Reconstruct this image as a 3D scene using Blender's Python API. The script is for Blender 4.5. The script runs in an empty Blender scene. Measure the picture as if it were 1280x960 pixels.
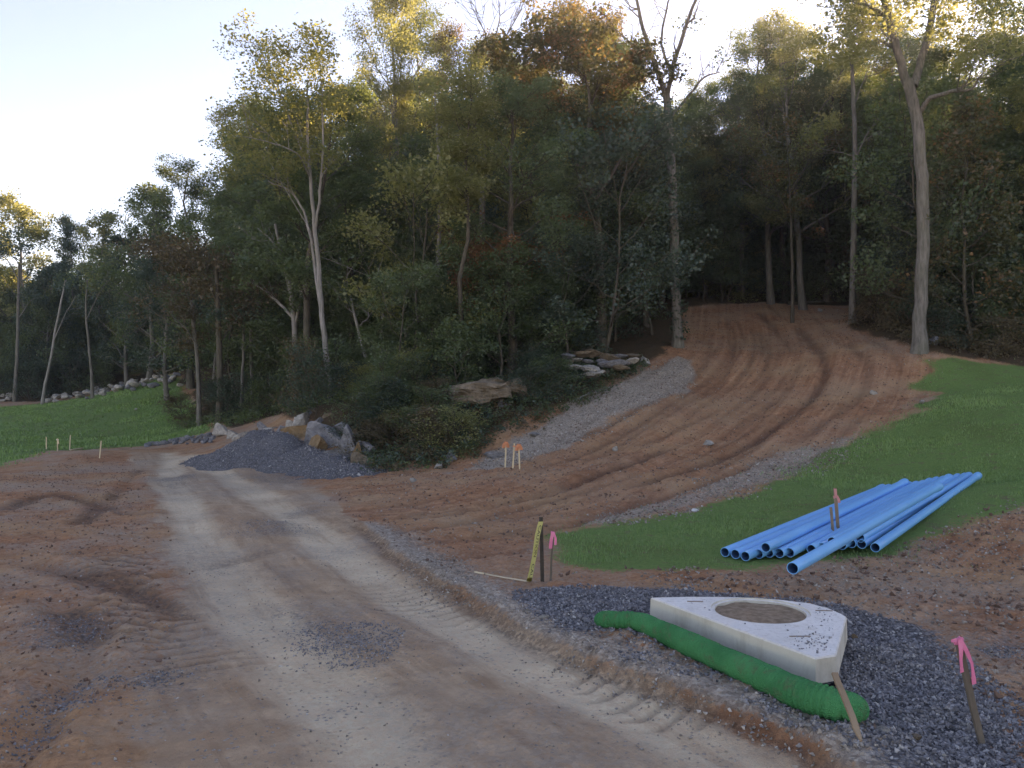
import bpy, bmesh, math, random
import numpy as np
from mathutils import Vector, Matrix

random.seed(7)
RNG = np.random.default_rng(7)
S = bpy.context.scene
COL = S.collection
R = math.radians

# ------------------------------------------------------------------ camera
CAM_H = 2.0
FPX = 1000.0                      # focal length in pixels of a 1280 px wide frame
PITCH = math.atan(10.0 / FPX)
cam_d = bpy.data.cameras.new('camera')
cam = bpy.data.objects.new('camera', cam_d)
COL.objects.link(cam)
cam.location = (0, 0, CAM_H)
cam.rotation_euler = (math.pi / 2 + PITCH, 0, 0)
cam_d.sensor_width = 36.0
cam_d.lens = 36.0 * FPX / 1280.0
cam_d.clip_start = 0.05
cam_d.clip_end = 3000.0
S.camera = cam

# ------------------------------------------------------------------ sky, sun, exposure
SUN_AZ, SUN_EL = R(31.5), R(21.5)         # azimuth clockwise from +Y
W = bpy.data.worlds.new('World')
S.world = W
W.use_nodes = True
wn = W.node_tree.nodes
sky = wn.new('ShaderNodeTexSky')
sky.sky_type = 'NISHITA'
sky.sun_disc = False
sky.sun_elevation = SUN_EL
sky.sun_rotation = SUN_AZ
sky.air_density = 0.9
sky.dust_density = 0.0
sky.ozone_density = 2.0
wn['Background'].inputs['Strength'].default_value = 0.10
W.node_tree.links.new(sky.outputs['Color'], wn['Background'].inputs['Color'])
sun_d = bpy.data.lights.new('sun', 'SUN')
sun = bpy.data.objects.new('sun', sun_d)
COL.objects.link(sun)
sun_d.energy = 5.0
sun_d.angle = R(0.53)
sun_d.color = (1.0, 0.90, 0.74)
sdir = Vector((math.sin(SUN_AZ) * math.cos(SUN_EL), math.cos(SUN_AZ) * math.cos(SUN_EL), math.sin(SUN_EL)))
sun.rotation_euler = sdir.to_track_quat('Z', 'Y').to_euler()
sun.location = (20, 30, 40)
S.view_settings.view_transform = 'Standard'
S.view_settings.look = 'None'
S.view_settings.gamma = 1.0
S.view_settings.use_curve_mapping = False
S.view_settings.exposure = 1.97
S.view_settings.use_white_balance = True
S.view_settings.white_balance_temperature = 9000
S.view_settings.white_balance_tint = 30
S.cycles.max_bounces = 8
S.cycles.diffuse_bounces = 4
S.cycles.transmission_bounces = 4
S.cycles.use_denoising = True

# ------------------------------------------------------------------ numpy noise
def _h(ix, iy, seed):
    n = (ix.astype(np.int64) * 374761393 + iy.astype(np.int64) * 668265263 + seed * 974634533) & 0xFFFFFFFF
    n = ((n ^ (n >> 13)) * 1274126177) & 0xFFFFFFFF
    n = n ^ (n >> 16)
    return (n & 0xFFFFFF) / float(0xFFFFFF)

def vn(x, y, seed=0):
    x0 = np.floor(x); y0 = np.floor(y)
    fx = x - x0; fy = y - y0
    fx = fx * fx * fx * (fx * (fx * 6 - 15) + 10); fy = fy * fy * fy * (fy * (fy * 6 - 15) + 10)
    a = _h(x0, y0, seed); b = _h(x0 + 1, y0, seed); c = _h(x0, y0 + 1, seed); d = _h(x0 + 1, y0 + 1, seed)
    return (a + (b - a) * fx) * (1 - fy) + (c + (d - c) * fx) * fy - 0.5

def fbm(x, y, sc, oct=4, seed=0, gain=0.5):
    out = np.zeros_like(x); amp = 1.0; f = 1.0 / sc
    for i in range(oct):
        ca, sa = math.cos(i * 1.1 + seed), math.sin(i * 1.1 + seed)
        out += amp * vn((x * ca - y * sa) * f + 31.7 * i, (x * sa + y * ca) * f - 17.3 * i, seed + i)
        amp *= gain; f *= 2.03
    return out

def sstep(a, b, t):
    t = np.clip((t - a) / (b - a), 0, 1)
    return t * t * (3 - 2 * t)

# ------------------------------------------------------------------ terrain: control points (pixel, pixel, distance) surveyed from the view
CP, SP = math.cos(PITCH), math.sin(PITCH)
def ray(u, v):
    a = (u - 640.0) / FPX; b = -(v - 480.0) / FPX
    return np.array([a, CP - b * SP, SP + b * CP])
def at(u, v, d):
    r = ray(u, v)
    return np.array([0, 0, CAM_H]) + r * (d / r[1])
def on_z(u, v, z):
    r = ray(u, v)
    return np.array([0, 0, CAM_H]) + r * ((z - CAM_H) / r[2])

PIX = [(0, 960, 4.25), (320, 960, 4.25), (640, 960, 4.25), (960, 960, 4.3), (1280, 960, 4.35),
       (0, 700, 9.5), (0, 600, 18.5), (100, 562, 26.0), (60, 610, 17), (150, 700, 9.6), (200, 572, 25.0), (240, 640, 13.3),
       (400, 700, 9.5), (300, 590, 20.5), (180, 563, 29.0), (0, 578, 25), (30, 560, 30), (0, 505, 58), (120, 497, 58), (215, 470, 52), (235, 500, 45),
       (250, 532, 37), (200, 552, 32), (100, 530, 42), (275, 526, 34), (370, 505, 32), (415, 507, 28.5),
       (270, 580, 22.2), (470, 591, 19.8), (360, 586, 21), (330, 540, 27.5),
       (450, 583, 21.3), (520, 592, 19.4), (440, 522, 24.0), (380, 520, 26),
       (600, 485, 28), (560, 505, 24.8), (700, 455, 30), (800, 460, 28), (520, 540, 22.8),
       (600, 585, 19), (650, 567, 20.6), (720, 523, 23), (800, 482, 26), (848, 433, 31), (865, 388, 40),
       (700, 650, 12.6), (800, 627, 14.5), (950, 590, 17.5), (1060, 550, 20), (1150, 490, 23.5), (1165, 455, 25), (1148, 441, 26),
       (1060, 407, 33), (1080, 385, 40), (900, 480, 27), (960, 380, 42), (950, 430, 33), (760, 600, 16), (600, 640, 13.2),
       (1280, 460, 25), (1280, 600, 13.6), (1280, 540, 17.5), (1200, 500, 21), (850, 650, 12.4), (1000, 700, 9.6), (1280, 660, 10.6),
       (1280, 800, 6.5), (1103, 614, 14.5), (1223, 608, 14.8), (700, 735, 8.2), (900, 745, 7.6)]
CT = [tuple(at(*p)) for p in PIX]
CT += [(-20, 0, 0), (0, 0, 0), (20, 0, 0.3), (0, -20, 0), (-30, -20, 0), (30, -20, 0.6), (-30, 14, 0), (35, 12, 3), (35, 25, 5),
       (8, 60, 11.5), (25, 60, 13), (45, 55, 13), (10, 100, 21), (40, 100, 24), (-8, 55, 6.5), (-12, 45, 4), (-8, 100, 17), (-25, 75, 6), (-45, 75, 5.5), (-30, 110, 13),
       (-70, 110, 14), (-70, 70, 4), (-70, 30, 0), (-80, -40, 0), (80, -40, 2), (80, 40, 13), (90, 110, 26),
       (-200, 220, 30), (0, 220, 34), (200, 220, 36), (-300, 0, 2), (300, 0, 10), (-300, -250, 0), (300, -250, 0), (-300, 300, 34), (300, 300, 40), (0, -250, 0)]
CT = np.array(CT)
def _phi(r): return np.sqrt(r * r + 4.0)
_A = _phi(np.hypot(CT[:, None, 0] - CT[None, :, 0], CT[:, None, 1] - CT[None, :, 1]))
_n = len(CT)
_M = np.zeros((_n + 3, _n + 3)); _M[:_n, :_n] = _A - np.eye(_n) * 0.05
_M[:_n, _n] = 1; _M[:_n, _n + 1] = CT[:, 0]; _M[:_n, _n + 2] = CT[:, 1]
_M[_n:, :_n] = _M[:_n, _n:].T
_w = np.linalg.solve(_M, np.concatenate([CT[:, 2], [0, 0, 0]]))
def base_h(x, y):
    out = _w[_n] + _w[_n + 1] * x + _w[_n + 2] * y
    for i in range(_n):
        out = out + _w[i] * _phi(np.hypot(x - CT[i, 0], y - CT[i, 1]))
    return out
_T = np.geomspace(2.5, 260, 900)
def pg(u, v):
    """pixel -> (x, y) where that sight line meets the ground"""
    r = ray(u, v); t = _T / r[1]
    x, y, z = r[0] * t, r[1] * t, CAM_H + r[2] * t
    g = z - base_h(x, y)
    k = np.nonzero(g < 0)[0]
    if len(k) == 0: return np.array([x[-1], y[-1]])
    k = max(k[0], 1); f = g[k - 1] / (g[k - 1] - g[k])
    return np.array([x[k - 1] + f * (x[k] - x[k - 1]), y[k - 1] + f * (y[k] - y[k - 1])])
def PL(pts):
    return np.array([pg(p[0], p[1]) if len(p) == 2 else np.array(p[1:]) for p in pts], float)

# ------------------------------------------------------------------ zones
def sd(poly, x, y):
    n = len(poly); dmin = np.full(x.shape, 1e9); ins = np.zeros(x.shape, bool)
    for i in range(n):
        x1, y1 = poly[i]; x2, y2 = poly[(i + 1) % n]
        ex, ey = x2 - x1, y2 - y1; L = ex * ex + ey * ey + 1e-9
        t = np.clip(((x - x1) * ex + (y - y1) * ey) / L, 0, 1)
        dmin = np.minimum(dmin, np.hypot(x - x1 - t * ex, y - y1 - t * ey))
        if abs(ey) > 1e-9:
            c = ((y1 > y) != (y2 > y)) & (x < ex * (y - y1) / ey + x1)
            ins ^= c
    return np.where(ins, dmin, -dmin)
def along(line, x, y):
    """distance, signed lateral, arc length to a polyline"""
    best = np.full(x.shape, 1e9); lat = np.zeros(x.shape); arc = np.zeros(x.shape); s0 = 0
    for i in range(len(line) - 1):
        x1, y1 = line[i]; x2, y2 = line[i + 1]
        ex, ey = x2 - x1, y2 - y1; L = math.hypot(ex, ey) + 1e-9
        t = np.clip(((x - x1) * ex + (y - y1) * ey) / L / L, 0, 1)
        d = np.hypot(x - x1 - t * ex, y - y1 - t * ey)
        m = d < best
        best = np.where(m, d, best); lat = np.where(m, ((x - x1) * ey - (y - y1) * ex) / L, lat); arc = np.where(m, s0 + t * L, arc)
        s0 += L
    return best, lat, arc
def smooth_line(pts, n=6):
    p = np.array(pts, float); q = np.vstack([2 * p[0] - p[1], p, 2 * p[-1] - p[-2]]); out = []
    for i in range(1, len(q) - 2):
        for t in np.linspace(0, 1, n, endpoint=False):
            a, b, c, d = q[i - 1], q[i], q[i + 1], q[i + 2]
            out.append(0.5 * (2 * b + (c - a) * t + (2 * a - 5 * b + 4 * c - d) * t * t + (3 * b - a - 3 * c + d) * t ** 3))
    out.append(p[-1]); return np.array(out)

Z_LAWN_R = PL([(690, 668), (700, 700), (770, 716), (880, 712), (960, 703), (1100, 690), (1180, 655), (1280, 625), (0, 40, 14), (0, 42, 27), (1280, 462), (1240, 450), (1168, 450),
               (1165, 482), (1120, 522), (1050, 566), (950, 608), (850, 640), (770, 656)])
Z_LAWN_L = PL([(0, 585), (60, 563), (150, 560), (195, 556), (262, 540), (262, 528), (240, 500), (228, 472), (150, 487), (60, 503), (0, 508), (0, -65, 56), (0, -65, 22)])
Z_ROAD = PL([(168, 566), (188, 600), (205, 660), (225, 740), (190, 840), (160, 960), (0, -2, 2.5), (0, -2, -30), (0, 5, -30), (0, 3, 2), (1010, 950), (900, 895), (760, 840), (640, 780), (560, 735),
             (500, 690), (430, 640), (380, 600), (300, 575), (255, 568), (215, 564)])
Z_WOODS = PL([(0, 503), (60, 500), (150, 484), (222, 468), (243, 500), (265, 530), (300, 532), (350, 518), (392, 545), (445, 575), (500, 580), (560, 572), (620, 545), (700, 505), (790, 464),
              (846, 434), (856, 388), (950, 377), (1072, 382), (1062, 406), (1150, 446), (1280, 457), (0, 50, 30), (0, 80, 20), (0, 290, 20), (0, 290, 290), (0, -290, 290), (0, -290, 60), (0, -65, 57)])
Z_TRACK = PL([(420, 615), (470, 590), (560, 585), (650, 565), (720, 522), (800, 480), (848, 434), (860, 388), (950, 379), (1075, 384), (1065, 408), (1150, 447), (1168, 452), (1163, 482), (1118, 522),
              (1050, 564), (950, 606), (850, 638), (700, 662), (660, 690), (560, 720), (500, 690), (440, 645)])
Z_BLUE = PL([(640, 752), (690, 738), (815, 742), (1060, 765), (1150, 792), (1190, 835), (1235, 870), (1275, 900), (1280, 960), (0, 3.2, 3.4), (0, 2.2, 3.6), (1085, 960), (1062, 915), (960, 875), (860, 830), (770, 800), (700, 800)])
Z_STRIP = PL([(560, 592), (610, 566), (700, 515), (790, 470), (850, 448), (872, 470), (850, 492), (760, 532), (690, 565), (640, 582)])
Z_RSTRIP = PL([(700, 660), (760, 640), (850, 612), (950, 575), (1000, 560), (1080, 535), (1060, 566), (960, 608), (850, 640), (770, 656)])
Z_LIP = PL([(1010, 384), (1066, 384), (1062, 405), (1160, 445), (1150, 460), (1080, 440), (1040, 412)])
Z_GRASP = [PL([(300, 650), (375, 648), (390, 668), (320, 672)]), PL([(355, 638), (400, 634), (402, 644), (360, 646)]), PL([(350, 762), (440, 772), (500, 812), (470, 836), (400, 816), (360, 790)]),
           PL([(175, 848), (225, 838), (240, 850), (190, 862)]), PL([(60, 870), (110, 850), (60, 930), (20, 950)]), PL([(285, 592), (400, 590), (390, 608), (310, 604)]),
           PL([(240, 572), (300, 575), (330, 590), (270, 590)]), PL([(20, 790), (100, 770), (120, 800), (40, 815)]), PL([(1225, 800), (1280, 795), (1280, 830), (1240, 826)]),
           PL([(205, 598), (235, 592), (240, 604), (215, 608)])]
L_TRACK_L = smooth_line(PL([(215, 566), (212, 600), (240, 650), (265, 700), (310, 760), (400, 850), (490, 960), (0, 0.0, 2)]))
L_TRACK_R = smooth_line(PL([(236, 566), (290, 600), (370, 650), (435, 700), (540, 765), (720, 850), (890, 945), (0, 2.4, 2)]))
L_BERM = smooth_line(PL([(430, 650), (500, 700), (570, 745), (660, 795), (760, 842), (900, 897), (1010, 950), (0, 2.0, 3.2)]))
L_SIDE = smooth_line(PL([(60, 745), (110, 800), (75, 870), (40, 930), (0, 985)]))
L_DOZ = smooth_line(PL([(100, 690), (150, 740), (210, 790), (280, 850)]))
L_SIDE2 = smooth_line(PL([(0, 690), (90, 720), (140, 740), (200, 720), (330, 690)]))
RUTS = [smooth_line(PL(p)) for p in [
    [(440, 655), (560, 645), (680, 618), (800, 575), (900, 520), (965, 465), (975, 425), (950, 392)],
    [(500, 672), (640, 652), (760, 618), (860, 588), (960, 540), (1020, 490), (1030, 450), (1000, 410)],
    [(470, 625), (580, 612), (690, 580), (800, 530), (880, 480), (915, 440), (915, 405)],
    [(560, 700), (690, 662), (800, 632), (900, 598), (1000, 548), (1070, 500), (1085, 462), (1060, 430)],
    [(520, 650), (640, 630), (740, 600), (850, 555), (930, 500), (960, 450), (950, 415)],
    [(640, 575), (720, 548), (800, 512), (870, 470), (900, 430)]]]
RUTS_L = [smooth_line(PL(p)) for p in [[(0, 700), (120, 720), (230, 770)], [(90, 660), (140, 625), (175, 590)], [(0, 640), (70, 620), (150, 640), (205, 640)]]]

def zones(x, y):
    z = {}
    wob = fbm(x, y, 1.2, 3, 5) * 0.5
    near = np.clip(np.hypot(x, y) / 20.0, 0.35, 1.3)
    def m(p, soft, k=1.0): return sstep(-soft, soft, sd(p, x, y) + wob * k * near)
    z['lawnr'] = m(Z_LAWN_R, 0.5, 1.8); z['lawnl'] = m(Z_LAWN_L, 0.7)
    z['lawn'] = np.maximum(z['lawnr'], z['lawnl'])
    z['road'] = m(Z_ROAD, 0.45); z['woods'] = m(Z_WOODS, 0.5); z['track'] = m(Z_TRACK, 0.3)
    z['blue'] = m(Z_BLUE, 0.35, 1.2); z['strip'] = np.maximum(m(Z_STRIP, 0.5), 0.6 * m(Z_RSTRIP, 0.5)); z['strip'] = np.maximum(z['strip'], 0.45 * m(Z_LIP, 0.6))
    g = np.zeros_like(x)
    for p in Z_GRASP: g = np.maximum(g, 0.8 * sstep(-0.7, 0.5, sd(p, x, y) + wob * 1.6 * near))
    z['patch'] = g
    dl, ll, al = along(L_TRACK_L, x, y); dr, lr, ar = along(L_TRACK_R, x, y)
    w = 0.13 + 0.14 * vn(x * 0.7, y * 0.7, 3)
    z['wheel'] = np.maximum(1 - sstep(w, w + 0.36, dl), 1 - sstep(w, w + 0.38, dr)) * sstep(0.0, 1.5, y)
    dk, lk, ak = along(RUTS[2], x, y); z['lt'], z['at'] = lk, ak
    z['dl'], z['dr'], z['ar'], z['lr'], z['al'], z['ll'] = dl, dr, ar, lr, al, ll
    return z

def detail(x, y, z):
    h = np.zeros_like(x)
    clay = np.clip(1 - z['lawn'] - z['woods'], 0, 1)
    loose = clay * (1 - 0.75 * z['road'])
    h += loose * (fbm(x, y, 1.6, 3, 11) * 0.045 + fbm(x, y, 0.4, 3, 21) * 0.035 + np.abs(fbm(x, y, 0.16, 3, 29)) * 0.06 + np.abs(fbm(x, y, 0.45, 3, 71)) * -0.05)
    h += clay * z['road'] * (fbm(x, y, 1.0, 3, 12) * 0.035 + fbm(x, y, 0.15, 3, 15) * 0.014)
    h += z['lawn'] * fbm(x, y, 2.5, 3, 13) * 0.05
    h += z['woods'] * (fbm(x, y, 5.0, 4, 14) * 0.5)
    h -= 0.035 * z['wheel'] * z['road']
    soil_dark = np.zeros_like(x)  # darker soil colour in rut and cleat grooves and along the bank foot
    # cleat marks pressed in by tyre and crawler lugs
    cl = (1 - sstep(0.34, 0.52, z['dr'])) * sstep(3.4, 4.2, y) * (1 - sstep(7.6, 9.0, y)) * sstep(-0.15, 0.15, fbm(x, y, 1.1, 2, 33) + 0.12)
    g = np.clip(np.sin(2 * math.pi * (z['ar'] + 0.25 * np.abs(z['lr'])) / 0.17 + 1.5 * vn(x * 3, y * 3, 8)) - 0.25, 0, 1) / 0.75
    h -= cl * g * 0.026 * (0.45 + 0.55 * (1 - sstep(5.6, 6.6, y)))
    dL = (1 - sstep(0.25, 0.4, np.abs(z['dl'] - 0.95))) * sstep(6.0, 7.0, y) * (1 - sstep(9.5, 10.5, y)) * (z['ll'] > 0)
    g2 = np.clip(np.sin(2 * math.pi * (y + 0.2 * x) / 0.22 + vn(x * 2, y * 2, 9)), 0, 1)
    h -= dL * g2 * 0.018
    soil_dark = np.maximum(soil_dark, 0.8 * dL * sstep(.2, .7, g2)); soil_dark = np.maximum(soil_dark, 0.45 * cl * g)
    dz_, lz_, az_ = along(L_DOZ, x, y); cz = (1 - sstep(0.30, 0.42, dz_)) * clay * sstep(-.25, .1, fbm(x, y, 1.0, 2, 35))
    g3 = np.clip(np.sin(2 * math.pi * az_ / 0.19 + vn(x * 3, y * 3, 8)) - .2, 0, 1) / .8; h -= cz * g3 * 0.026; soil_dark = np.maximum(soil_dark, .6 * cz * g3)
    # small scraped bank along the right hand side of the road
    db, lb, ab = along(L_BERM, x, y)
    k = sstep(3.0, 4.0, y) * (1 - sstep(11, 13, y))
    wv = 0.12 * vn(ab * 1.4, ab * 0 + 3.3, 4)
    sgn = -lb + wv
    h += k * 0.10 * sstep(-0.08, 0.10, sgn) * np.exp(-np.clip(sgn, 0, 9) / 0.9)
    soil_dark = np.maximum(soil_dark, k * np.exp(-((sgn + 0.04) / 0.09) ** 2) * 0.9)
    z['berm'] = k * sstep(-0.05, 0.1, sgn) * np.exp(-np.clip(sgn, 0, 9) / 0.8)
    for i, ln in enumerate(RUTS):
        d, l, a = along(ln, x, y)
        m = sstep(-0.35, 0.1, vn(a * 0.25, a * 0 + i, 7)) * sstep(0, 1.5, a)
        wd = 0.10 + 0.003 * y
        dep = (0.075 if i < 2 else 0.045) * z['track']
        h += dep * m * (-np.exp(-(d / wd) ** 2) + 0.55 * np.exp(-((d - 2.1 * wd) / wd) ** 2))
        soil_dark = np.maximum(soil_dark, m * z['track'] * np.exp(-(d / wd) ** 2) * (1.0 if i < 2 else 0.6))
    for i, ln in enumerate(RUTS):
        for off in (-1.35, .85, 1.75):
            d, l, a = along(ln, x, y); q = np.abs(l - off - .12 * vn(a * .3, a * 0 + i, 6)); m = sstep(-.15, .2, vn(a * .22, a * 0 + i * 3 + off, 17)) * (d < 3); wd = .06 + .002 * y
            h -= .035 * m * z['track'] * np.exp(-(q / wd) ** 2); soil_dark = np.maximum(soil_dark, .55 * m * z['track'] * np.exp(-(q / wd) ** 2))
    dt, lt, a_t = along(RUTS[4], x, y)
    h += z['track'] * 0.014 * np.sin(2 * math.pi * (lt + 0.1 * vn(x, y, 2)) / 0.55) * sstep(15, 18, y)
    for i, ln in enumerate(RUTS_L + [L_SIDE, L_SIDE2]):
        d, l, a = along(ln, x, y)
        wd = 0.13 + 0.05 * vn(a, a * 0, 5)
        e = clay * (1 - 0.5 * z['road']) * sstep(0, .6, a)
        h += 0.04 * e * (-np.exp(-(d / wd) ** 2) + 0.6 * np.exp(-((d - 2.0 * wd) / wd) ** 2))
        soil_dark = np.maximum(soil_dark, e * np.exp(-((d - .5 * wd) / wd) ** 2) * sstep(-.3, .2, fbm(x, y, 1, 2, 40 + i)))
    h += z['blue'] * (0.02 + 0.03 * fbm(x, y, 0.5, 3, 44)) + z['patch'] * 0.012
    h += 0.03 * z['strip'] * fbm(x, y, 0.4, 3, 45)
    # ground under the pipes and the concrete top is raked level
    z['soil_dark'] = soil_dark
    return h

def ground(x, y, full=False):
    x = np.atleast_1d(np.asarray(x, float)); y = np.atleast_1d(np.asarray(y, float))
    z = zones(x, y); h = base_h(x, y) + detail(x, y, z)
    return (h, z) if full else h
ground_exact = ground
def gz(x, y): return float(ground([x], [y])[0])

# ------------------------------------------------------------------ mesh helpers
def mesh_np(name, V, F, mat=None, smooth=False, fattr=None, vcols=None):
    me = bpy.data.meshes.new(name)
    V = np.asarray(V, np.float32); Fs = F if isinstance(F, list) else [F]
    Fs = [np.asarray(f, np.int32) for f in Fs if len(f)]
    nl = sum(f.size for f in Fs); nf = sum(len(f) for f in Fs)
    me.vertices.add(len(V)); me.vertices.foreach_set('co', V.ravel())
    me.loops.add(nl); me.polygons.add(nf)
    me.loops.foreach_set('vertex_index', np.concatenate([f.ravel() for f in Fs]))
    tot = np.concatenate([np.full(len(f), f.shape[1], np.int32) for f in Fs])
    st = np.concatenate([[0], np.cumsum(tot)[:-1]]).astype(np.int32)
    me.polygons.foreach_set('loop_start', st)
    me.polygons.foreach_set('loop_total', tot)
    me.polygons.foreach_set('use_smooth', np.full(nf, smooth, bool))
    if fattr:
        for k, a in fattr.items():
            at_ = me.attributes.new(k, 'FLOAT', 'FACE'); at_.data.foreach_set('value', np.asarray(a, np.float32))
    if vcols:
        for k, a in vcols.items():
            c = me.color_attributes.new(k, 'FLOAT_COLOR', 'POINT'); c.data.foreach_set('color', np.asarray(a, np.float32).ravel())
    if mat: 
        for m_ in (mat if isinstance(mat, (list, tuple)) else [mat]): me.materials.append(m_)
    me.update(calc_edges=True); me.validate()
    return me
def link(name, me, parent=None, loc=None, rot=None, scale=None):
    o = bpy.data.objects.new(name, me); COL.objects.link(o)
    if parent: o.parent = parent
    if loc is not None: o.location = [float(c) for c in loc]
    if rot is not None: o.rotation_euler = rot
    if scale is not None: o.scale = (scale,) * 3 if isinstance(scale, (int, float)) else scale
    return o
def tag(o, label=None, cat=None, group=None, kind=None):
    if label: o['label'] = label
    if cat: o['category'] = cat
    if group: o['group'] = group
    if kind: o['kind'] = kind
    return o
def tubes_np(tubes, k=6):
    """list of (pts, radii) -> V, quads, caps"""
    VV, FF, n0 = [], [], 0
    ang = np.arange(k) * 2 * math.pi / k
    for pts, rad in tubes:
        pts = np.asarray(pts, float); rad = np.asarray(rad, float); m = len(pts)
        tg = np.gradient(pts, axis=0); tg /= np.linalg.norm(tg, axis=1)[:, None] + 1e-9
        ref = np.array([1.0, 0, 0]) if abs(tg[0][0]) < 0.8 else np.array([0, 1.0, 0])
        ring = []
        for i in range(m):
            a = np.cross(tg[i], ref); a /= np.linalg.norm(a) + 1e-9; b = np.cross(tg[i], a)
            ref = np.cross(a, tg[i])
            ring.append(pts[i] + rad[i] * (np.cos(ang)[:, None] * a + np.sin(ang)[:, None] * b))
        VV.append(np.concatenate(ring))
        for i in range(m - 1):
            j = np.arange(k); jn = (j + 1) % k
            FF.append(n0 + np.stack([i * k + j, i * k + jn, (i + 1) * k + jn, (i + 1) * k + j], 1))
        n0 += m * k
    return np.concatenate(VV), np.concatenate(FF)
def bm_mesh(name, bm, mat, smooth=False):
    me = bpy.data.meshes.new(name); bm.to_mesh(me); bm.free()
    for m_ in (mat if isinstance(mat, (list, tuple)) else [mat]): me.materials.append(m_)
    if smooth:
        for p in me.polygons: p.use_smooth = True
    return me

# ------------------------------------------------------------------ materials
class NT:
    def __init__(s, name):
        s.m = bpy.data.materials.new(name); s.m.use_nodes = True; s.t = s.m.node_tree
        s.t.nodes.clear(); s.out = s.t.nodes.new('ShaderNodeOutputMaterial'); s.geo = None
    def n(s, t, **kw):
        nd = s.t.nodes.new('ShaderNode' + t)
        for k, v in kw.items():
            if k in ('inp',):
                for a, b in v.items(): s.set(nd.inputs[a], b)
            else: setattr(nd, k, v)
        return nd
    def set(s, sock, v):
        if hasattr(v, 'is_output') or hasattr(v, 'links') and not isinstance(v, (int, float)): s.t.links.new(v, sock)
        elif isinstance(v, (tuple, list)) and len(v) == 3 and sock.type == 'RGBA': sock.default_value = (*v, 1)
        else: sock.default_value = v
    def obj(s): return s.n('TexCoord').outputs['Object']
    def world(s): return s.n('NewGeometry').outputs['Position']
    def noise(s, vec, sc, det=4, rough=0.55, dist=0.0):
        return s.n('TexNoise', inp={'Vector': vec, 'Scale': sc, 'Detail': det, 'Roughness': rough, 'Distortion': dist}).outputs['Fac']
    def voro(s, vec, sc, out='Distance', feature='F1'):
        nd = s.n('TexVoronoi', feature=feature, inp={'Vector': vec, 'Scale': sc}); return nd.outputs[out]
    def ramp(s, fac, a, b, lo=0.0, hi=1.0):
        nd = s.n('MapRange', inp={'Value': fac, 'From Min': lo, 'From Max': hi}); return s.mix(nd.outputs[0], a, b)
    def rng(s, fac, lo, hi, a=0.0, b=1.0):
        return s.n('MapRange', inp={'Value': fac, 'From Min': lo, 'From Max': hi, 'To Min': a, 'To Max': b}).outputs[0]
    def mix(s, fac, a, b, mode='MIX'):
        nd = s.n('MixRGB', blend_type=mode); s.set(nd.inputs[0], fac); s.set(nd.inputs[1], a); s.set(nd.inputs[2], b); return nd.outputs[0]
    def math(s, op, a, b=0.0):
        nd = s.n('Math', operation=op); s.set(nd.inputs[0], a); s.set(nd.inputs[1], b); return nd.outputs[0]
    def bump(s, h, strength=0.3, dist=0.02, nrm=None):
        nd = s.n('Bump', inp={'Height': h, 'Strength': strength, 'Distance': dist})
        if nrm is not None: s.set(nd.inputs['Normal'], nrm)
        return nd.outputs[0]
    def bsdf(s, col, rough=0.8, nrm=None, spec=0.3, metal=0.0, **kw):
        nd = s.n('BsdfPrincipled'); s.set(nd.inputs['Base Color'], col); s.set(nd.inputs['Roughness'], rough)
        nd.inputs['Specular IOR Level'].default_value = spec; nd.inputs['Metallic'].default_value = metal
        if nrm is not None: s.set(nd.inputs['Normal'], nrm)
        s.t.links.new(nd.outputs[0], s.out.inputs[0]); return s.m

def mat_simple(name, c1, c2, scale=8.0, rough=0.7, bump=0.3, bscale=40.0, spec=0.3, stretch=None, bd=0.01):
    t = NT(name); v = t.obj()
    if stretch:
        mp = t.n('Mapping'); t.set(mp.inputs[0], v); mp.inputs['Scale'].default_value = stretch; v = mp.outputs[0]
    n = t.noise(v, scale, 5, 0.6); col = t.ramp(n, c1, c2, 0.3, 0.7)
    return t.bsdf(col, rough, t.bump(t.noise(v, bscale, 4), bump, bd), spec)

def mat_leaf(name, c1, c2, tr=(0.30, 0.32, 0.05), trf=0.42, hv=0.03):
    t = NT(name)
    tint = t.n('Attribute', attribute_name='tint').outputs['Fac']
    col = t.mix(t.rng(tint, 0.62, 0.9) if name == 'autumn_leaf' else tint, c1, c2)
    rnd = t.n('ObjectInfo').outputs['Random']
    hs = t.n('HueSaturation', inp={'Hue': t.rng(rnd, 0, 1, 0.5 - hv, 0.5 + hv), 'Saturation': t.rng(rnd, 0, 1, 1.05, 0.85), 'Value': t.rng(t.math('FRACT', t.math('MULTIPLY', rnd, 7.3)), 0, 1, 0.75, 1.25), 'Color': col})
    c = hs.outputs[0]
    d = t.n('BsdfDiffuse', inp={'Color': c})
    hs2 = t.mix(0.55, c, tr)
    tl = t.n('BsdfTranslucent', inp={'Color': hs2})
    mx = t.n('MixShader', inp={0: trf}); t.t.links.new(d.outputs[0], mx.inputs[1]); t.t.links.new(tl.outputs[0], mx.inputs[2])
    gl = t.n('BsdfGlossy', inp={'Roughness': 0.45, 'Color': (0.9, 0.95, 1.0)})
    m2 = t.n('MixShader', inp={0: 0.04}); t.t.links.new(mx.outputs[0], m2.inputs[1]); t.t.links.new(gl.outputs[0], m2.inputs[2])
    t.t.links.new(m2.outputs[0], t.out.inputs[0]); return t.m

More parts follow.
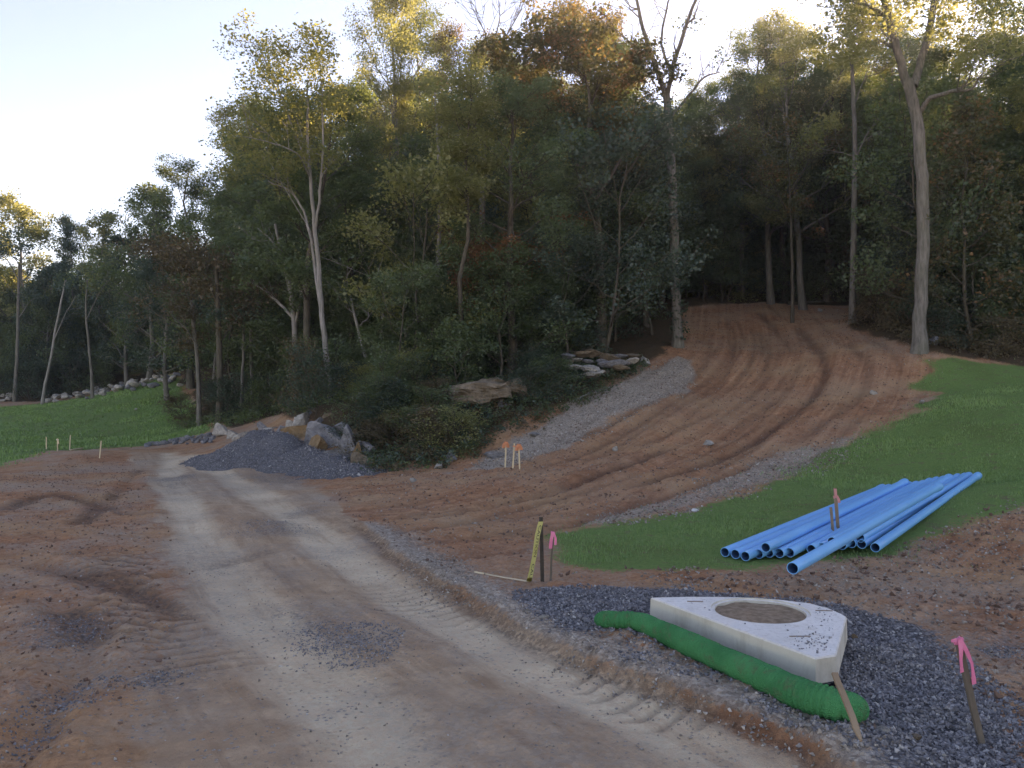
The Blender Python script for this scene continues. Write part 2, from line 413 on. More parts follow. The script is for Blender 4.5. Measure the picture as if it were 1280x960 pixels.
def mat_bark(name, c1, c2):
    t = NT(name); v = t.obj()
    mp = t.n('Mapping'); t.set(mp.inputs[0], v); mp.inputs['Scale'].default_value = (1, 1, 0.16)
    n = t.noise(mp.outputs[0], 14, 5, 0.65); big = t.noise(v, 0.9, 3)
    col = t.mix(t.rng(n, 0.3, 0.7), c1, c2); col = t.mix(t.rng(big, 0.35, 0.7, 0, 0.5), col, (0.10, 0.11, 0.07))
    return t.bsdf(col, 0.9, t.bump(n, 0.9, 0.05), 0.15)

def mat_rock(name, c1, c2, c3=(0.12, 0.10, 0.08), bands=0.0):
    t = NT(name); v = t.obj()
    n = t.noise(v, 2.2, 6, 0.65, 0.4); n2 = t.noise(v, 9, 5, 0.7)
    col = t.ramp(n, c1, c2, 0.35, 0.65); col = t.mix(t.rng(n2, 0.52, 0.72), col, c3)
    h = t.math('ADD', t.noise(v, 6, 6, 0.7), t.math('MULTIPLY', t.voro(v, 5, feature='DISTANCE_TO_EDGE'), 0.6))
    return t.bsdf(col, 0.88, t.bump(h, 0.8, 0.08), 0.2)

M = {}
M['bark_grey'] = mat_bark('grey_bark', (0.085, 0.08, 0.074), (0.25, 0.235, 0.215))
M['bark_pale'] = mat_bark('pale_bark', (0.17, 0.165, 0.155), (0.40, 0.385, 0.37))
M['bark_dark'] = mat_bark('dark_bark', (0.05, 0.042, 0.034), (0.14, 0.12, 0.10))
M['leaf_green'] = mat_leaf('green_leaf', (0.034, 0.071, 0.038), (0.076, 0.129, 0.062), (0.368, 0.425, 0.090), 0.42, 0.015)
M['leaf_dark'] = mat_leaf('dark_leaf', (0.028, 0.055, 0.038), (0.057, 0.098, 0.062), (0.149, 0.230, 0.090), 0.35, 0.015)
M['leaf_yellow'] = mat_leaf('yellow_sunlit_leaf', (0.075, 0.103, 0.034), (0.207, 0.207, 0.067), (0.575, 0.575, 0.157), 0.5, 0.012)  # yellow leaf colour, also puts sunlight into the crowns that use it
M['leaf_rust'] = mat_leaf('rust_leaf', (0.127, 0.075, 0.031), (0.241, 0.115, 0.043), (0.483, 0.230, 0.067), 0.42, 0.008)
M['leaf_mixed'] = mat_leaf('autumn_leaf', (0.040, 0.064, 0.027), (0.276, 0.138, 0.056), (0.414, 0.322, 0.090), 0.42, 0.012)
M['leaf_brown'] = mat_leaf('brown_leaf', (0.069, 0.064, 0.031), (0.138, 0.101, 0.050), (0.287, 0.196, 0.067), 0.35, 0.01)
M['grass'] = mat_leaf('grass_blade', (0.085, 0.19, 0.046), (0.20, 0.35, 0.095), (0.10, 0.20, 0.03), 0.3, 0.0)
M['rock_grey'] = mat_rock('grey_limestone', (0.15, 0.155, 0.17), (0.32, 0.32, 0.33), (0.085, 0.085, 0.09))
M['rock_pale'] = mat_rock('pale_limestone', (0.30, 0.29, 0.27), (0.55, 0.52, 0.47), (0.19, 0.165, 0.13))
M['rock_ochre'] = mat_rock('ochre_stained_rock', (0.22, 0.13, 0.06), (0.33, 0.24, 0.15), (0.15, 0.10, 0.06))
M['rock_brown'] = mat_rock('brown_ledge_rock', (0.15, 0.115, 0.08), (0.26, 0.21, 0.155), (0.08, 0.065, 0.05))

def ground_material():
    t = NT('site_ground'); P = t.world()
    A = t.n('Attribute', attribute_name='zone_a'); B = t.n('Attribute', attribute_name='zone_b')
    sa = t.n('SeparateColor'); t.set(sa.inputs[0], A.outputs['Color']); sb = t.n('SeparateColor'); t.set(sb.inputs[0], B.outputs['Color'])
    road, lawn, woods, blue = sa.outputs[0], sa.outputs[1], sa.outputs[2], A.outputs['Alpha']
    strip, wheel, soil_dark, patch = sb.outputs[0], sb.outputs[1], sb.outputs[2], B.outputs['Alpha']
    n1 = t.noise(P, 0.55, 5, 0.6); n2 = t.noise(P, 3.5, 6, 0.65); n3 = t.noise(P, 22, 5, 0.7); n4 = t.noise(P, 90, 3, 0.6)
    def edge(m, w=0.55, nn=None):
        nn = nn or n2
        return t.rng(t.math('ADD', m, t.math('MULTIPLY', t.math('SUBTRACT', nn, 0.5), w * 2)), 0.38, 0.62)
    Cc = t.n('Attribute', attribute_name='zone_c'); sc = t.n('SeparateColor'); t.set(sc.inputs[0], Cc.outputs['Color'])
    def streak(l, a, kl, ka):
        cv = t.n('CombineXYZ'); t.set(cv.inputs[0], t.math('MULTIPLY', l, kl)); t.set(cv.inputs[1], t.math('MULTIPLY', a, ka)); return t.noise(cv.outputs[0], 1.0, 5, 0.62)
    stR = streak(sc.outputs[0], sc.outputs[1], 5.0, 0.35); stT = streak(t.math('ADD', sc.outputs[2], t.math('MULTIPLY', n2, 0.10)), Cc.outputs['Alpha'], 6.5, 0.16)
    far = t.n('SeparateXYZ'); t.set(far.inputs[0], P)
    clay = t.ramp(n2, (0.271, 0.120, 0.061), (0.486, 0.239, 0.132), 0.3, 0.7)
    clay = t.mix(t.rng(stT, 0.52, 0.68, 0, 0.5), clay, (0.596, 0.340, 0.199)); clay = t.mix(t.rng(stT, 0.47, 0.36, 0, 0.55), clay, (0.208, 0.083, 0.045))
    clay = t.mix(t.rng(n1, 0.42, 0.66, 0, 0.75), clay, (0.469, 0.297, 0.172))
    clay = t.mix(t.rng(n3, 0.5, 0.75, 0, 0.45), clay, (0.613, 0.379, 0.223))
    clay = t.mix(t.rng(n3, 0.45, 0.28, 0, 0.5), clay, (0.154, 0.070, 0.039))
    tan = t.ramp(n2, (0.353, 0.238, 0.155), (0.532, 0.384, 0.263), 0.3, 0.7)
    tan = t.mix(t.rng(stR, 0.54, 0.70, 0, 0.6), tan, (0.635, 0.483, 0.345)); tan = t.mix(t.rng(stR, 0.47, 0.33, 0, 0.7), tan, (0.266, 0.161, 0.103))
    tan = t.mix(t.rng(n1, 0.45, 0.65, 0, 0.55), tan, (0.401, 0.243, 0.151))
    tan = t.mix(t.rng(n3, 0.55, 0.75, 0, 0.35), tan, (0.276, 0.199, 0.138))
    whl = t.ramp(n3, (0.623, 0.464, 0.331), (0.735, 0.652, 0.480), 0.3, 0.7)
    whl = t.mix(t.rng(stR, 0.46, 0.34, 0, 0.5), whl, (0.492, 0.344, 0.231))
    whl = t.mix(t.rng(n2, 0.5, 0.7, 0, 0.5), whl, (0.623, 0.458, 0.325))
    # crushed stone: cells with their own tone
    v1 = t.n('TexVoronoi', inp={'Vector': P, 'Scale': 34.0}); v2 = t.n('TexVoronoi', inp={'Vector': P, 'Scale': 75.0})
    s1 = t.n('SeparateColor'); t.set(s1.inputs[0], v1.outputs['Color']); s2 = t.n('SeparateColor'); t.set(s2.inputs[0], v2.outputs['Color'])
    stone = t.ramp(s1.outputs[0], (0.106, 0.107, 0.115), (0.300, 0.300, 0.311)); stone = t.mix(t.rng(s1.outputs[1], 0.9, 0.95), stone, (0.525, 0.525, 0.512))
    stone = t.mix(t.rng(v1.outputs['Distance'], 0.35, 0.75, 0, 0.85), stone, (0.062, 0.062, 0.067))
    grey = t.ramp(s1.outputs[0], (0.24, 0.21, 0.175), (0.56, 0.52, 0.45)); grey = t.mix(t.rng(n3, 0.4, 0.65, 0, 0.6), grey, (0.250, 0.188, 0.146))
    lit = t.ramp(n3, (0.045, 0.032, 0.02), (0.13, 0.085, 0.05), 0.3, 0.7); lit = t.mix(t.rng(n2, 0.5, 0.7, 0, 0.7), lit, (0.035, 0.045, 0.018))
    turf = t.ramp(n3, (0.095, 0.18, 0.052), (0.17, 0.28, 0.085), 0.3, 0.7)
    turf = t.mix(t.rng(n1, 0.50, 0.72, 0, 0.55), turf, (0.10, 0.115, 0.04)); turf = t.mix(t.rng(n2, 0.56, 0.70, 0, 0.75), turf, (0.17, 0.125, 0.085))
    col = t.mix(edge(road, 0.45), clay, tan)
    col = t.mix(t.math('MULTIPLY', t.rng(t.math('ADD', wheel, t.math('MULTIPLY', t.math('SUBTRACT', n2, 0.5), 0.9)), 0.1, 0.95), t.rng(n1, 0.30, 0.55, 0.30, 0.92)), col, whl)
    onTrack = t.n('SeparateColor'); t.set(onTrack.inputs[0], t.n('Attribute', attribute_name='zone_d').outputs['Color']); offT = t.rng(onTrack.outputs[0], 0.2, 0.9, 1.0, 0.25)
    dust = t.rng(t.noise(P, 0.38, 5, 0.65), 0.45, 0.58, 0, 0.75)
    col = t.mix(t.math('MULTIPLY', t.math('MULTIPLY', dust, offT), t.rng(n3, 0.35, 0.6)), col, t.mix(0.45, grey, (0.36, 0.315, 0.265)))
    col = t.mix(t.math('MULTIPLY', edge(strip, 0.6, n3), 0.9), col, grey)
    # scattered stones pressed into bare soil
    peb = t.math('MULTIPLY', t.rng(s1.outputs[2], 0.86, 0.88), t.rng(v1.outputs['Distance'], 0.42, 0.34))
    peb = t.math('MULTIPLY', peb, t.rng(n1, 0.35, 0.6, 0.25, 1.0))
    col = t.mix(peb, col, t.mix(s2.outputs[0], (0.20, 0.19, 0.19), (0.42, 0.39, 0.35)))
    col = t.mix(t.math('MULTIPLY', t.math('MULTIPLY', soil_dark, t.rng(n3, 0.3, 0.55)), 0.75), col, (0.088, 0.046, 0.033))
    col = t.mix(t.math('MULTIPLY', t.rng(t.math('ADD', patch, t.math('MULTIPLY', t.math('SUBTRACT', t.mix(0.5, n2, n3), 0.5), 2.6)), 0.45, 0.95), 0.6), col, stone)
    col = t.mix(edge(blue, 0.7, n3), col, stone)
    col = t.mix(edge(lawn, 0.8, n3), col, turf)
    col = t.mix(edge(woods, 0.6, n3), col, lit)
    hb = t.math('ADD', t.math('MULTIPLY', n3, 0.8), t.math('MULTIPLY', n4, 0.35))
    hb = t.math('ADD', hb, t.math('MULTIPLY', peb, 0.5)); hb = t.math('ADD', hb, t.math('MULTIPLY', t.math('ADD', stR, stT), 0.7))
    hb = t.math('SUBTRACT', hb, t.math('MULTIPLY', t.math('MULTIPLY', v1.outputs['Distance'], t.math('MAXIMUM', blue, patch)), 1.0))
    return t.bsdf(col, 0.93, t.bump(hb, 0.9, 0.045), 0.15)
M['ground'] = ground_material()

# ------------------------------------------------------------------ ground sheet
def axis(lo, hi, c0, c1, fine, grow, cap=14.0, t0=-1e9, t1=1e9, grow2=1.06):
    a = list(np.arange(c0, c1, fine)); s = fine; p = a[-1]
    while p < hi: s = min(s * (grow if p < t1 else grow2), cap); p += s; a.append(p)
    s = fine; p = c0; b = []
    while p > lo: s = min(s * (grow if p > t0 else grow2), cap); p -= s; b.append(p)
    return np.array(b[::-1] + a)
GX = axis(-300, 300, -3.6, 4.4, 0.032, 1.0125, 14.0, -18, 18)
GY = axis(-260, 300, 4.0, 8.5, 0.032, 1.0115, 14.0, 2.6, 42)
XX, YY = np.meshgrid(GX, GY)
hx, hz = ground(XX.ravel(), YY.ravel(), True)
V = np.stack([XX.ravel(), YY.ravel(), hx], 1)
nx, ny = len(GX), len(GY)
ii, jj = np.meshgrid(np.arange(nx - 1), np.arange(ny - 1)); b0 = (jj * nx + ii).ravel()
QF = np.stack([b0, b0 + 1, b0 + nx + 1, b0 + nx], 1)
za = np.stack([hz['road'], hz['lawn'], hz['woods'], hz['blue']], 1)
zb = np.stack([np.maximum(hz['strip'], 0.9 * hz['berm']), hz['wheel'] * np.clip(hz['road'] + .2, 0, 1), hz['soil_dark'], hz['patch']], 1)
zc = np.stack([hz['lr'], hz['ar'], hz['lt'], hz['at']], 1)
trk = hz['track']; zd = np.stack([trk, trk * 0, trk * 0, trk * 0], 1)
za[:, 0] = np.where(trk > hz['road'], -0.0 - 0.0 * trk, za[:, 0])
Z3 = hx.reshape(ny, nx)
gy_, gx_ = np.gradient(Z3, GY, GX)
NRM = np.stack([-gx_.ravel(), -gy_.ravel(), np.ones(nx * ny)], 1); NRM /= np.linalg.norm(NRM, axis=1)[:, None]
def ground(x, y, full=False):
    x = np.atleast_1d(np.asarray(x, float)); y = np.atleast_1d(np.asarray(y, float))
    i = np.clip(np.searchsorted(GX, x) - 1, 0, nx - 2); j = np.clip(np.searchsorted(GY, y) - 1, 0, ny - 2)
    fx = (x - GX[i]) / (GX[i + 1] - GX[i]); fy = (y - GY[j]) / (GY[j + 1] - GY[j])
    return (Z3[j, i] * (1 - fx) + Z3[j, i + 1] * fx) * (1 - fy) + (Z3[j + 1, i] * (1 - fx) + Z3[j + 1, i + 1] * fx) * fy
fm = lambda k: hz[k][QF].mean(1)
cls = np.zeros(len(QF), int)
cls[fm('road') > .5] = 1; cls[fm('track') > .5] = 2; cls[fm('woods') > .5] = 3; cls[fm('lawnr') > .5] = 4; cls[fm('lawnl') > .5] = 5
for c, nm in enumerate(['ground', 'road', 'hillside_track', 'forest_floor', 'lawn', 'lawn']):
    F = QF[cls == c]
    if not len(F): continue
    u, inv = np.unique(F.ravel(), return_inverse=True)
    me = mesh_np(nm, V[u], inv.reshape(F.shape), M['ground'], True, vcols={'zone_a': za[u], 'zone_b': zb[u], 'zone_c': zc[u], 'zone_d': zd[u]})
    me.normals_split_custom_set_from_vertices([tuple(q) for q in NRM[u]])
    tag(link(nm, me), kind='structure')
print('ground quads', len(QF), nx, ny)

# ================================================================== trees
def leaf_mesh(name, C, n_per, spread, size, rng, mat, tw=None):
    """many small leaf faces scattered about the clump centres C"""
    C = np.asarray(C, float); k = len(C)
    cnt = rng.poisson(n_per * rng.uniform(0.45, 1.5, k)); idx = np.repeat(np.arange(k), cnt); n = len(idx)
    sp = spread * rng.uniform(0.7, 1.3, k)
    dirv = rng.normal(size=(n, 3)); dirv /= np.linalg.norm(dirv, axis=1)[:, None] + 1e-9
    rad = rng.uniform(0, 1, n) ** 0.45
    P = C[idx] + dirv * (rad * sp[idx])[:, None] * np.array([1, 1, 0.62])
    s = size * rng.uniform(0.5, 1.0, n) * (1 + 0.9 * rng.random(n) ** 2.5) * 1.12
    ax = rng.normal(size=(n, 3)); ax[:, 2] *= 0.5; ax[:, 2] -= 0.25; ax /= np.linalg.norm(ax, axis=1)[:, None]
    nr = rng.normal(size=(n, 3)); nr[:, 2] += 0.9
    sd_ = np.cross(ax, nr); sd_ /= np.linalg.norm(sd_, axis=1)[:, None] + 1e-9
    up = np.cross(sd_, ax)
    a = P - ax * (s * 0.5)[:, None]; b = P + sd_ * (s * 0.36)[:, None] + up * (s * 0.10)[:, None]
    c = P + ax * (s * 0.5)[:, None]; d = P - sd_ * (s * 0.36)[:, None] + up * (s * 0.10)[:, None]
    V = np.stack([a, b, c, d], 1).reshape(-1, 3)
    F = np.arange(n * 4).reshape(n, 4)
    ct = rng.uniform(0, 1, k)
    tint = np.clip(0.65 * ct[idx] + 0.35 * rng.uniform(0, 1, n), 0, 1)
    return mesh_np(name, V, F, mat, False, fattr={'tint': tint})

def curve(p0, az, el, length, rng, n=5, bend=0.35, wob=0.12):
    pts = [np.array(p0, float)]; st = length / (n - 1)
    for i in range(n - 1):
        e = el + bend * i / (n - 1); a = az + rng.normal() * wob; e += rng.normal() * wob
        pts.append(pts[-1] + st * np.array([math.cos(e) * math.cos(a), math.cos(e) * math.sin(a), math.sin(e)]))
    return np.array(pts)

def grow(seed, H, cb, Rad, n_leaf, lsize, tr, nb=16, prof='oval', csp=0.8, lean=0.03, wand=0.15, gap=0.1, nsub=4):
    rng = np.random.default_rng(seed)
    nz = 9; t = np.linspace(0, 1, nz); la = rng.uniform(0, 6.28)
    path = np.stack([np.cumsum(rng.normal(0, wand, nz)) + math.cos(la) * lean * H * t ** 1.5, np.cumsum(rng.normal(0, wand, nz)) + math.sin(la) * lean * H * t ** 1.5, -0.4 + (H * 0.95 + 0.4) * t], 1)
    path[:, :2] -= path[0, :2]
    rad = tr * (1 - 0.86 * t) ; rad[0] *= 1.35
    tubes = [(path, rad)]; cl = []
    f = lambda q: np.array([np.interp(q, t, path[:, i]) for i in range(3)])
    for i in range(nb):
        q = cb + (0.97 - cb) * ((i + rng.uniform(0, .8)) / nb); az = i * 2.399 + rng.normal() * 0.4
        u = (q - cb) / (1 - cb)
        pr = {'oval': math.sin(math.pi * min(1, 0.22 + 0.78 * u)) ** 0.7, 'top': (0.45 + 0.75 * u) * (1 - u ** 5), 'cone': 1.05 - 0.85 * u, 'spread': (1 - 0.55 * u)}[prof]
        L = Rad * max(0.25, pr) * rng.uniform(0.65, 1.2)
        r0 = max(0.015, np.interp(q, t, rad) * 0.45)
        br = curve(f(q), az, rng.uniform(0.1, 0.45) + 0.75 * u, L, rng)
        tubes.append((br, np.linspace(r0, 0.012, 5)))
        if rng.random() > gap: cl += [br[-1], br[3]]
        for j in range(nsub):
            w = rng.uniform(0.35, 0.95); p = np.array([np.interp(w, np.linspace(0, 1, 5), br[:, k]) for k in range(3)])
            sb = curve(p, az + rng.choice([-1, 1]) * rng.uniform(0.4, 1.2), rng.uniform(-0.1, 0.9), L * rng.uniform(0.3, 0.55), rng, 4)
            tubes.append((sb, np.linspace(r0 * 0.45, 0.008, 4)))
            if rng.random() > gap: cl.append(sb[-1])
            if rng.random() > 0.5 + gap: cl.append(sb[2])
    cl.append(path[-1])
    V, F = tubes_np(tubes, 5)
    me_t = mesh_np('trunk', V, F, M['bark_dark'], True)
    me_c = leaf_mesh('crown', cl, n_leaf / len(cl), csp, lsize, rng, M['leaf_green']) if n_leaf else None
    return me_t, me_c

PROTO = {
    'broad': [grow(11, 16, .30, 4.2, 34020, .094, .24, 20, 'oval', .78), grow(12, 16, .36, 3.8, 32129, .094, .22, 18, 'top', .72, .05), grow(13, 16, .25, 4.6, 35910, .094, .26, 22, 'oval', .8, .02, .2)],
    'tall': [grow(21, 18, .48, 2.9, 22680, .09, .18, 16, 'oval', .8, .04), grow(22, 18, .55, 2.6, 20790, .09, .16, 14, 'top', .8, .06), grow(23, 18, .42, 3.2, 24570, .09, .2, 17, 'oval', .85)],
    'under': [grow(31, 7, .16, 2.5, 8500, .10, .08, 16, 'spread', .65), grow(32, 7, .22, 2.8, 8500, .10, .07, 15, 'oval', .6, .1), grow(33, 7, .12, 2.2, 7650, .10, .07, 18, 'cone', .6, .05)],
    'round': [grow(41, 13, .14, 4.4, 18000, .15, .24, 24, 'oval', .85), grow(42, 13, .10, 4.0, 18000, .15, .22, 24, 'spread', .8)],
    'pole': [grow(51, 12, .62, 1.6, 900, .13, .07, 9, 'oval', .5, .06, .16, .2, 3), grow(52, 12, .55, 1.4, 700, .13, .06, 9, 'oval', .5, .1, .2, .2, 3)],
    'shrub': [grow(61, 2.0, .02, 1.25, 3520, .064, .025, 16, 'spread', .42, .1, .06, .05, 3), grow(62, 1.7, .02, 1.4, 3840, .064, .025, 18, 'oval', .42, .1, .06, .05, 3), grow(63, 2.3, .03, 1.0, 3200, .064, .02, 16, 'cone', .38, .15, .06, .05, 3)],
}
LATER = []
ORD = 'zeroth first second third fourth fifth sixth seventh eighth ninth tenth eleventh twelfth thirteenth fourteenth fifteenth sixteenth seventeenth eighteenth nineteenth twentieth'.split()
def nth(i):
    if i <= 20: return ORD[i]
    tens = {2: 'twenty', 3: 'thirty', 4: 'forty', 5: 'fifty', 6: 'sixty'}[i // 10]
    return tens + '-' + ORD[i % 10] if i % 10 else tens[:-1] + 'ieth'
def finish_labels():
    by = {}
    for o, l in LATER: by.setdefault(l, []).append(o)
    for l, os_ in by.items():
        if len(os_) == 1: os_[0]['label'] = l; continue
        os_.sort(key=lambda o: o.location.x / max(o.location.y, 1))
        for i, o in enumerate(os_, 1):
            o['label'] = l + ', ' + ('leftmost' if i == 1 else 'rightmost' if i == len(os_) else nth(i) + ' from left')
def place_tree(kind, x, y, H, leaf, bark, label, name='tree', cat='tree', group=None, wid=1.0, rng=RNG, pi=None, sink=0.15):
    lib = PROTO[kind]; tm, cm = lib[int(rng.integers(len(lib)))] if pi is None else lib[pi]
    H0 = {'broad': 16, 'tall': 18, 'under': 7, 'round': 13, 'pole': 12, 'shrub': 2.0}[kind]
    s = H / H0
    o = bpy.data.objects.new(name, None); COL.objects.link(o)
    o.empty_display_size = 0.3
    o.location = (x, y, gz(x, y) - sink * min(1, s)); o.rotation_euler = (0, 0, rng.uniform(0, 6.28)); w = wid * (0.35 * 1 + 0.65 * s)
    o.scale = (w, w, s)
    tag(o, label, cat, group)
    if group: LATER.append((o, label))
    a = link('stem' if kind == 'shrub' else 'trunk', tm, o); a.material_slots[0].link = 'OBJECT'; a.material_slots[0].material = M[bark]
    b = link('foliage' if kind == 'shrub' else 'crown', cm, o); b.material_slots[0].link = 'OBJECT'; b.material_slots[0].material = M[leaf]
    return o

# skyline of the wood as seen from the road: pixel column -> highest pixel row of any crown
SKX = [-80, 0, 30, 58, 75, 130, 148, 165, 230, 268, 285, 312, 350, 392, 425, 440, 468, 475, 545, 565, 600, 680, 740, 770, 800, 860, 905, 925, 950, 1000, 1040, 1100, 1150, 1400]
SKY_ = [262, 256, 250, 285, 274, 272, 290, 245, 212, 222, 175, 60, 75, 50, 90, 180, 170, 20, 10, 60, 48, 35, 12, 40, 110, 100, 120, 80, 50, 18, -20, -10, 25, 25]
def skyline(u): return np.interp(u, SKX, SKY_)
def pix_u(x, y): return 640 + FPX * x / y
def pix_v(x, y, z): return 490 - FPX * (z - CAM_H) / y
def top_h(u, y, zg, frac=1.0):
    return (CAM_H + (490 - skyline(u)) / FPX * y - zg) * frac

placed = []
def free(x, y, r):
    return all((x - a) ** 2 + (y - b) ** 2 > max(r, c) ** 2 for a, b, c in placed)

# ---------------------------------------------------------------- single trees that stand out, limb by limb
def hero(label, d, trunk, limbs, clumps, bark, leaf, n_per=70, csp=0.7, lsize=0.15, seed=1, twig=5, ivy=None, name='tree', base=None, extra_clump_on=1.0):
    """trunk / limbs: lists of (u, v, radius[, depth offset]) surveyed at distance d"""
    rng = np.random.default_rng(seed)
    def W3(p): return at(p[0], p[1], d + (p[3] if len(p) > 3 else 0))
    b = at(trunk[0][0], trunk[0][1], d); zg = gz(b[0], b[1]); org = np.array([b[0], b[1], zg])
    o = bpy.data.objects.new(name, None); COL.objects.link(o); o.location = org; tag(o, label, 'tree')
    placed.append((org[0], org[1], 1.8))
    def dens(pl, n=4):
        p = np.array([W3(q) for q in pl]) - org; r = np.array([q[2] for q in pl])
        s = np.linspace(0, len(p) - 1, (len(p) - 1) * n + 1)
        pp = np.stack([np.interp(s, np.arange(len(p)), p[:, i]) for i in range(3)], 1)
        k = np.ones(3) / 3
        if len(pp) > 5:
            q = pp.copy(); q[1:-1] = (pp[:-2] + pp[1:-1] * 2 + pp[2:]) / 4; pp = q
        pp[1:-1] += rng.normal(0, 0.012, (len(pp) - 2, 3))
        return pp, np.interp(s, np.arange(len(r)), r)
    tp, trd = dens(trunk)
    tp[0][2] = min(tp[0][2], 0) - 0.4; trd[0] *= 1.5; trd[1] *= 1.12
    V, F = tubes_np([(tp, trd)], 9)
    link('trunk', mesh_np('trunk', V, F, M[bark], True), o)
    cl = []
    twigs = []
    for lm in limbs:
        lp, lr = dens(lm); V, F = tubes_np([(lp, lr)], 7)
        link('limb', mesh_np('limb', V, F, M[bark], True), o)
        for j in range(twig):
            i = rng.integers(len(lp) // 3, len(lp)); r0 = lr[i] * 0.5
            dr = lp[min(i + 1, len(lp) - 1)] - lp[i - 1]; az = math.atan2(dr[1], dr[0]) + rng.uniform(-1.6, 1.6)
            L = rng.uniform(0.8, 2.2)
            tw = curve(lp[i], az, rng.uniform(0.1, 1.2), L, rng, 5, 0.3, 0.2)
            twigs.append((tw, np.linspace(max(0.012, min(r0, 0.04)), 0.006, 5)))
            if rng.random() < extra_clump_on: cl.append(tw[-1])
            for k in range(2):
                q = curve(tw[2 + k], az + rng.uniform(-1.2, 1.2), rng.uniform(0, 1.1), L * 0.5, rng, 4, 0.2, 0.2)
                twigs.append((q, np.linspace(0.012, 0.005, 4)))
                if rng.random() < extra_clump_on: cl.append(q[-1])
    if twigs:
        V, F = tubes_np(twigs, 4); link('twigs', mesh_np('twigs', V, F, M[bark], True), o)['kind'] = 'stuff'
    for (u, v, rp, k) in clumps:
        for _ in range(k):
            a, r_ = rng.uniform(0, 6.28), rp * math.sqrt(rng.uniform(0, 1))
            p = at(u + r_ * math.cos(a), v + r_ * math.sin(a), d + rng.uniform(-1.8, 1.8)) - org
            cl.append(p)
    if cl and n_per:
        link('crown', leaf_mesh('crown', cl, n_per * 1.6, csp, lsize * .74, rng, M[leaf]), o)
    if ivy:
        i0, i1 = ivy; ii = [p for p, r_ in zip(tp, trd) for _ in range(6) if i0 <= p[2] <= i1]
        link('ivy', leaf_mesh('ivy', np.array(ii) + rng.normal(0, .16, (len(ii), 3)), 26, .28, .09, rng, M['leaf_dark']), o)
    return o

hero('big grey-barked tree forking high up where the right lawn meets the track', 26.0,
     [(1148, 441, 0.227), (1150, 380, 0.202), (1154, 300, 0.193), (1153, 220, 0.185), (1147, 150, 0.181), (1134, 100, 0.168)],
     [[(1134, 104, 0.143), (1124, 70, 0.126), (1112, 30, 0.109), (1104, -10, 0.092), (1090, -60, 0.059, .6)],
      [(1142, 108, 0.134), (1156, 60, 0.118, .3), (1166, 15, 0.105, .5), (1172, -30, 0.084, .8), (1182, -90, 0.050, 1.2)],
      [(1150, 140, 0.084), (1162, 122, 0.076, -.4), (1190, 114, 0.059, -.9), (1215, 112, 0.042, -1.3), (1228, 92, 0.025, -1.5)],
      [(1200, 114, 0.034, -1.0), (1213, 95, 0.025, -1.2), (1222, 60, 0.013, -1.3)],
      [(1120, 60, 0.067), (1098, 50, 0.059, .5), (1080, 62, 0.042, 1.0), (1060, 72, 0.025, 1.3)],
      [(1112, 25, 0.059), (1090, 8, 0.050, -.4), (1060, 0, 0.042, -.9), (1030, -4, 0.025, -1.2)]],
     [(1060, 30, 42, 20), (1040, 62, 28, 8), (1100, 0, 60, 16), (1215, 28, 55, 16), (1190, -20, 70, 20), (1120, -50, 80, 20)], 'bark_grey', 'leaf_yellow', 60, .62, .13, 3, 5, None, 'tree', None, .45)
hero('tall pale-barked tree with twin leaning stems standing left of the rocky cut bank', 28.3,
     [(416, 506, 0.111), (408, 450, 0.100), (402, 390, 0.092), (398, 330, 0.081), (393, 280, 0.074), (388, 230, 0.063), (384, 170, 0.048), (385, 100, 0.030)],
     [[(404, 405, 0.063), (396, 350, 0.059, .3), (389, 300, 0.052, .4), (380, 262, 0.044, .5), (362, 238, 0.033, .5), (335, 226, 0.022, .4)],
      [(394, 290, 0.052), (400, 240, 0.044, -.4), (404, 180, 0.037, -.5), (402, 110, 0.022, -.6), (398, 60, 0.011, -.6)],
      [(386, 210, 0.037), (366, 160, 0.030, .6), (345, 100, 0.022, .9), (325, 60, 0.009, 1)],
      [(387, 220, 0.037), (372, 190, 0.026, -.8), (330, 175, 0.015, -1.3), (300, 170, 0.007, -1.5)]],
     [(335, 70, 26, 22), (392, 60, 22, 20), (330, 120, 36, 26), (385, 110, 40, 26), (310, 180, 30, 18), (360, 170, 44, 26), (420, 130, 22, 12), (400, 180, 30, 14), (290, 205, 18, 8)],
     'bark_pale', 'leaf_yellow', 46, .60, .125, 4, 4, None, 'tree', None, .5)
hero('ivy-clad grey tree with bare forked top at the upper left edge of the dirt track', 31.0,
     [(848, 434, .20), (845, 380, .185), (843, 300, .175), (841, 230, .165), (838, 170, .15), (833, 118, .14)],
     [[(833, 122, .11), (822, 90, .10, .3), (806, 45, .08, .5), (796, 0, .06, .6), (788, -40, .04, .7)],
      [(834, 120, .10), (842, 80, .09, -.4), (858, 30, .07, -.7), (876, -15, .05, -1.0), (888, -60, .03, -1.2)],
      [(838, 90, .06), (825, 55, .05, .7), (832, 15, .04, 1.0), (845, -30, .02, 1.2)],
      [(836, 150, .06), (862, 118, .05, .3), (880, 96, .04, .5), (900, 90, .02, .7)],
      [(815, 70, .05), (796, 60, .035, -.5), (778, 45, .02, -.9)]],
     [(880, 130, 24, 6), (800, 130, 20, 5)], 'bark_grey', 'leaf_green', 30, .5, .12, 5, 9, (0.2, 6.5), 'tree', None, .12)
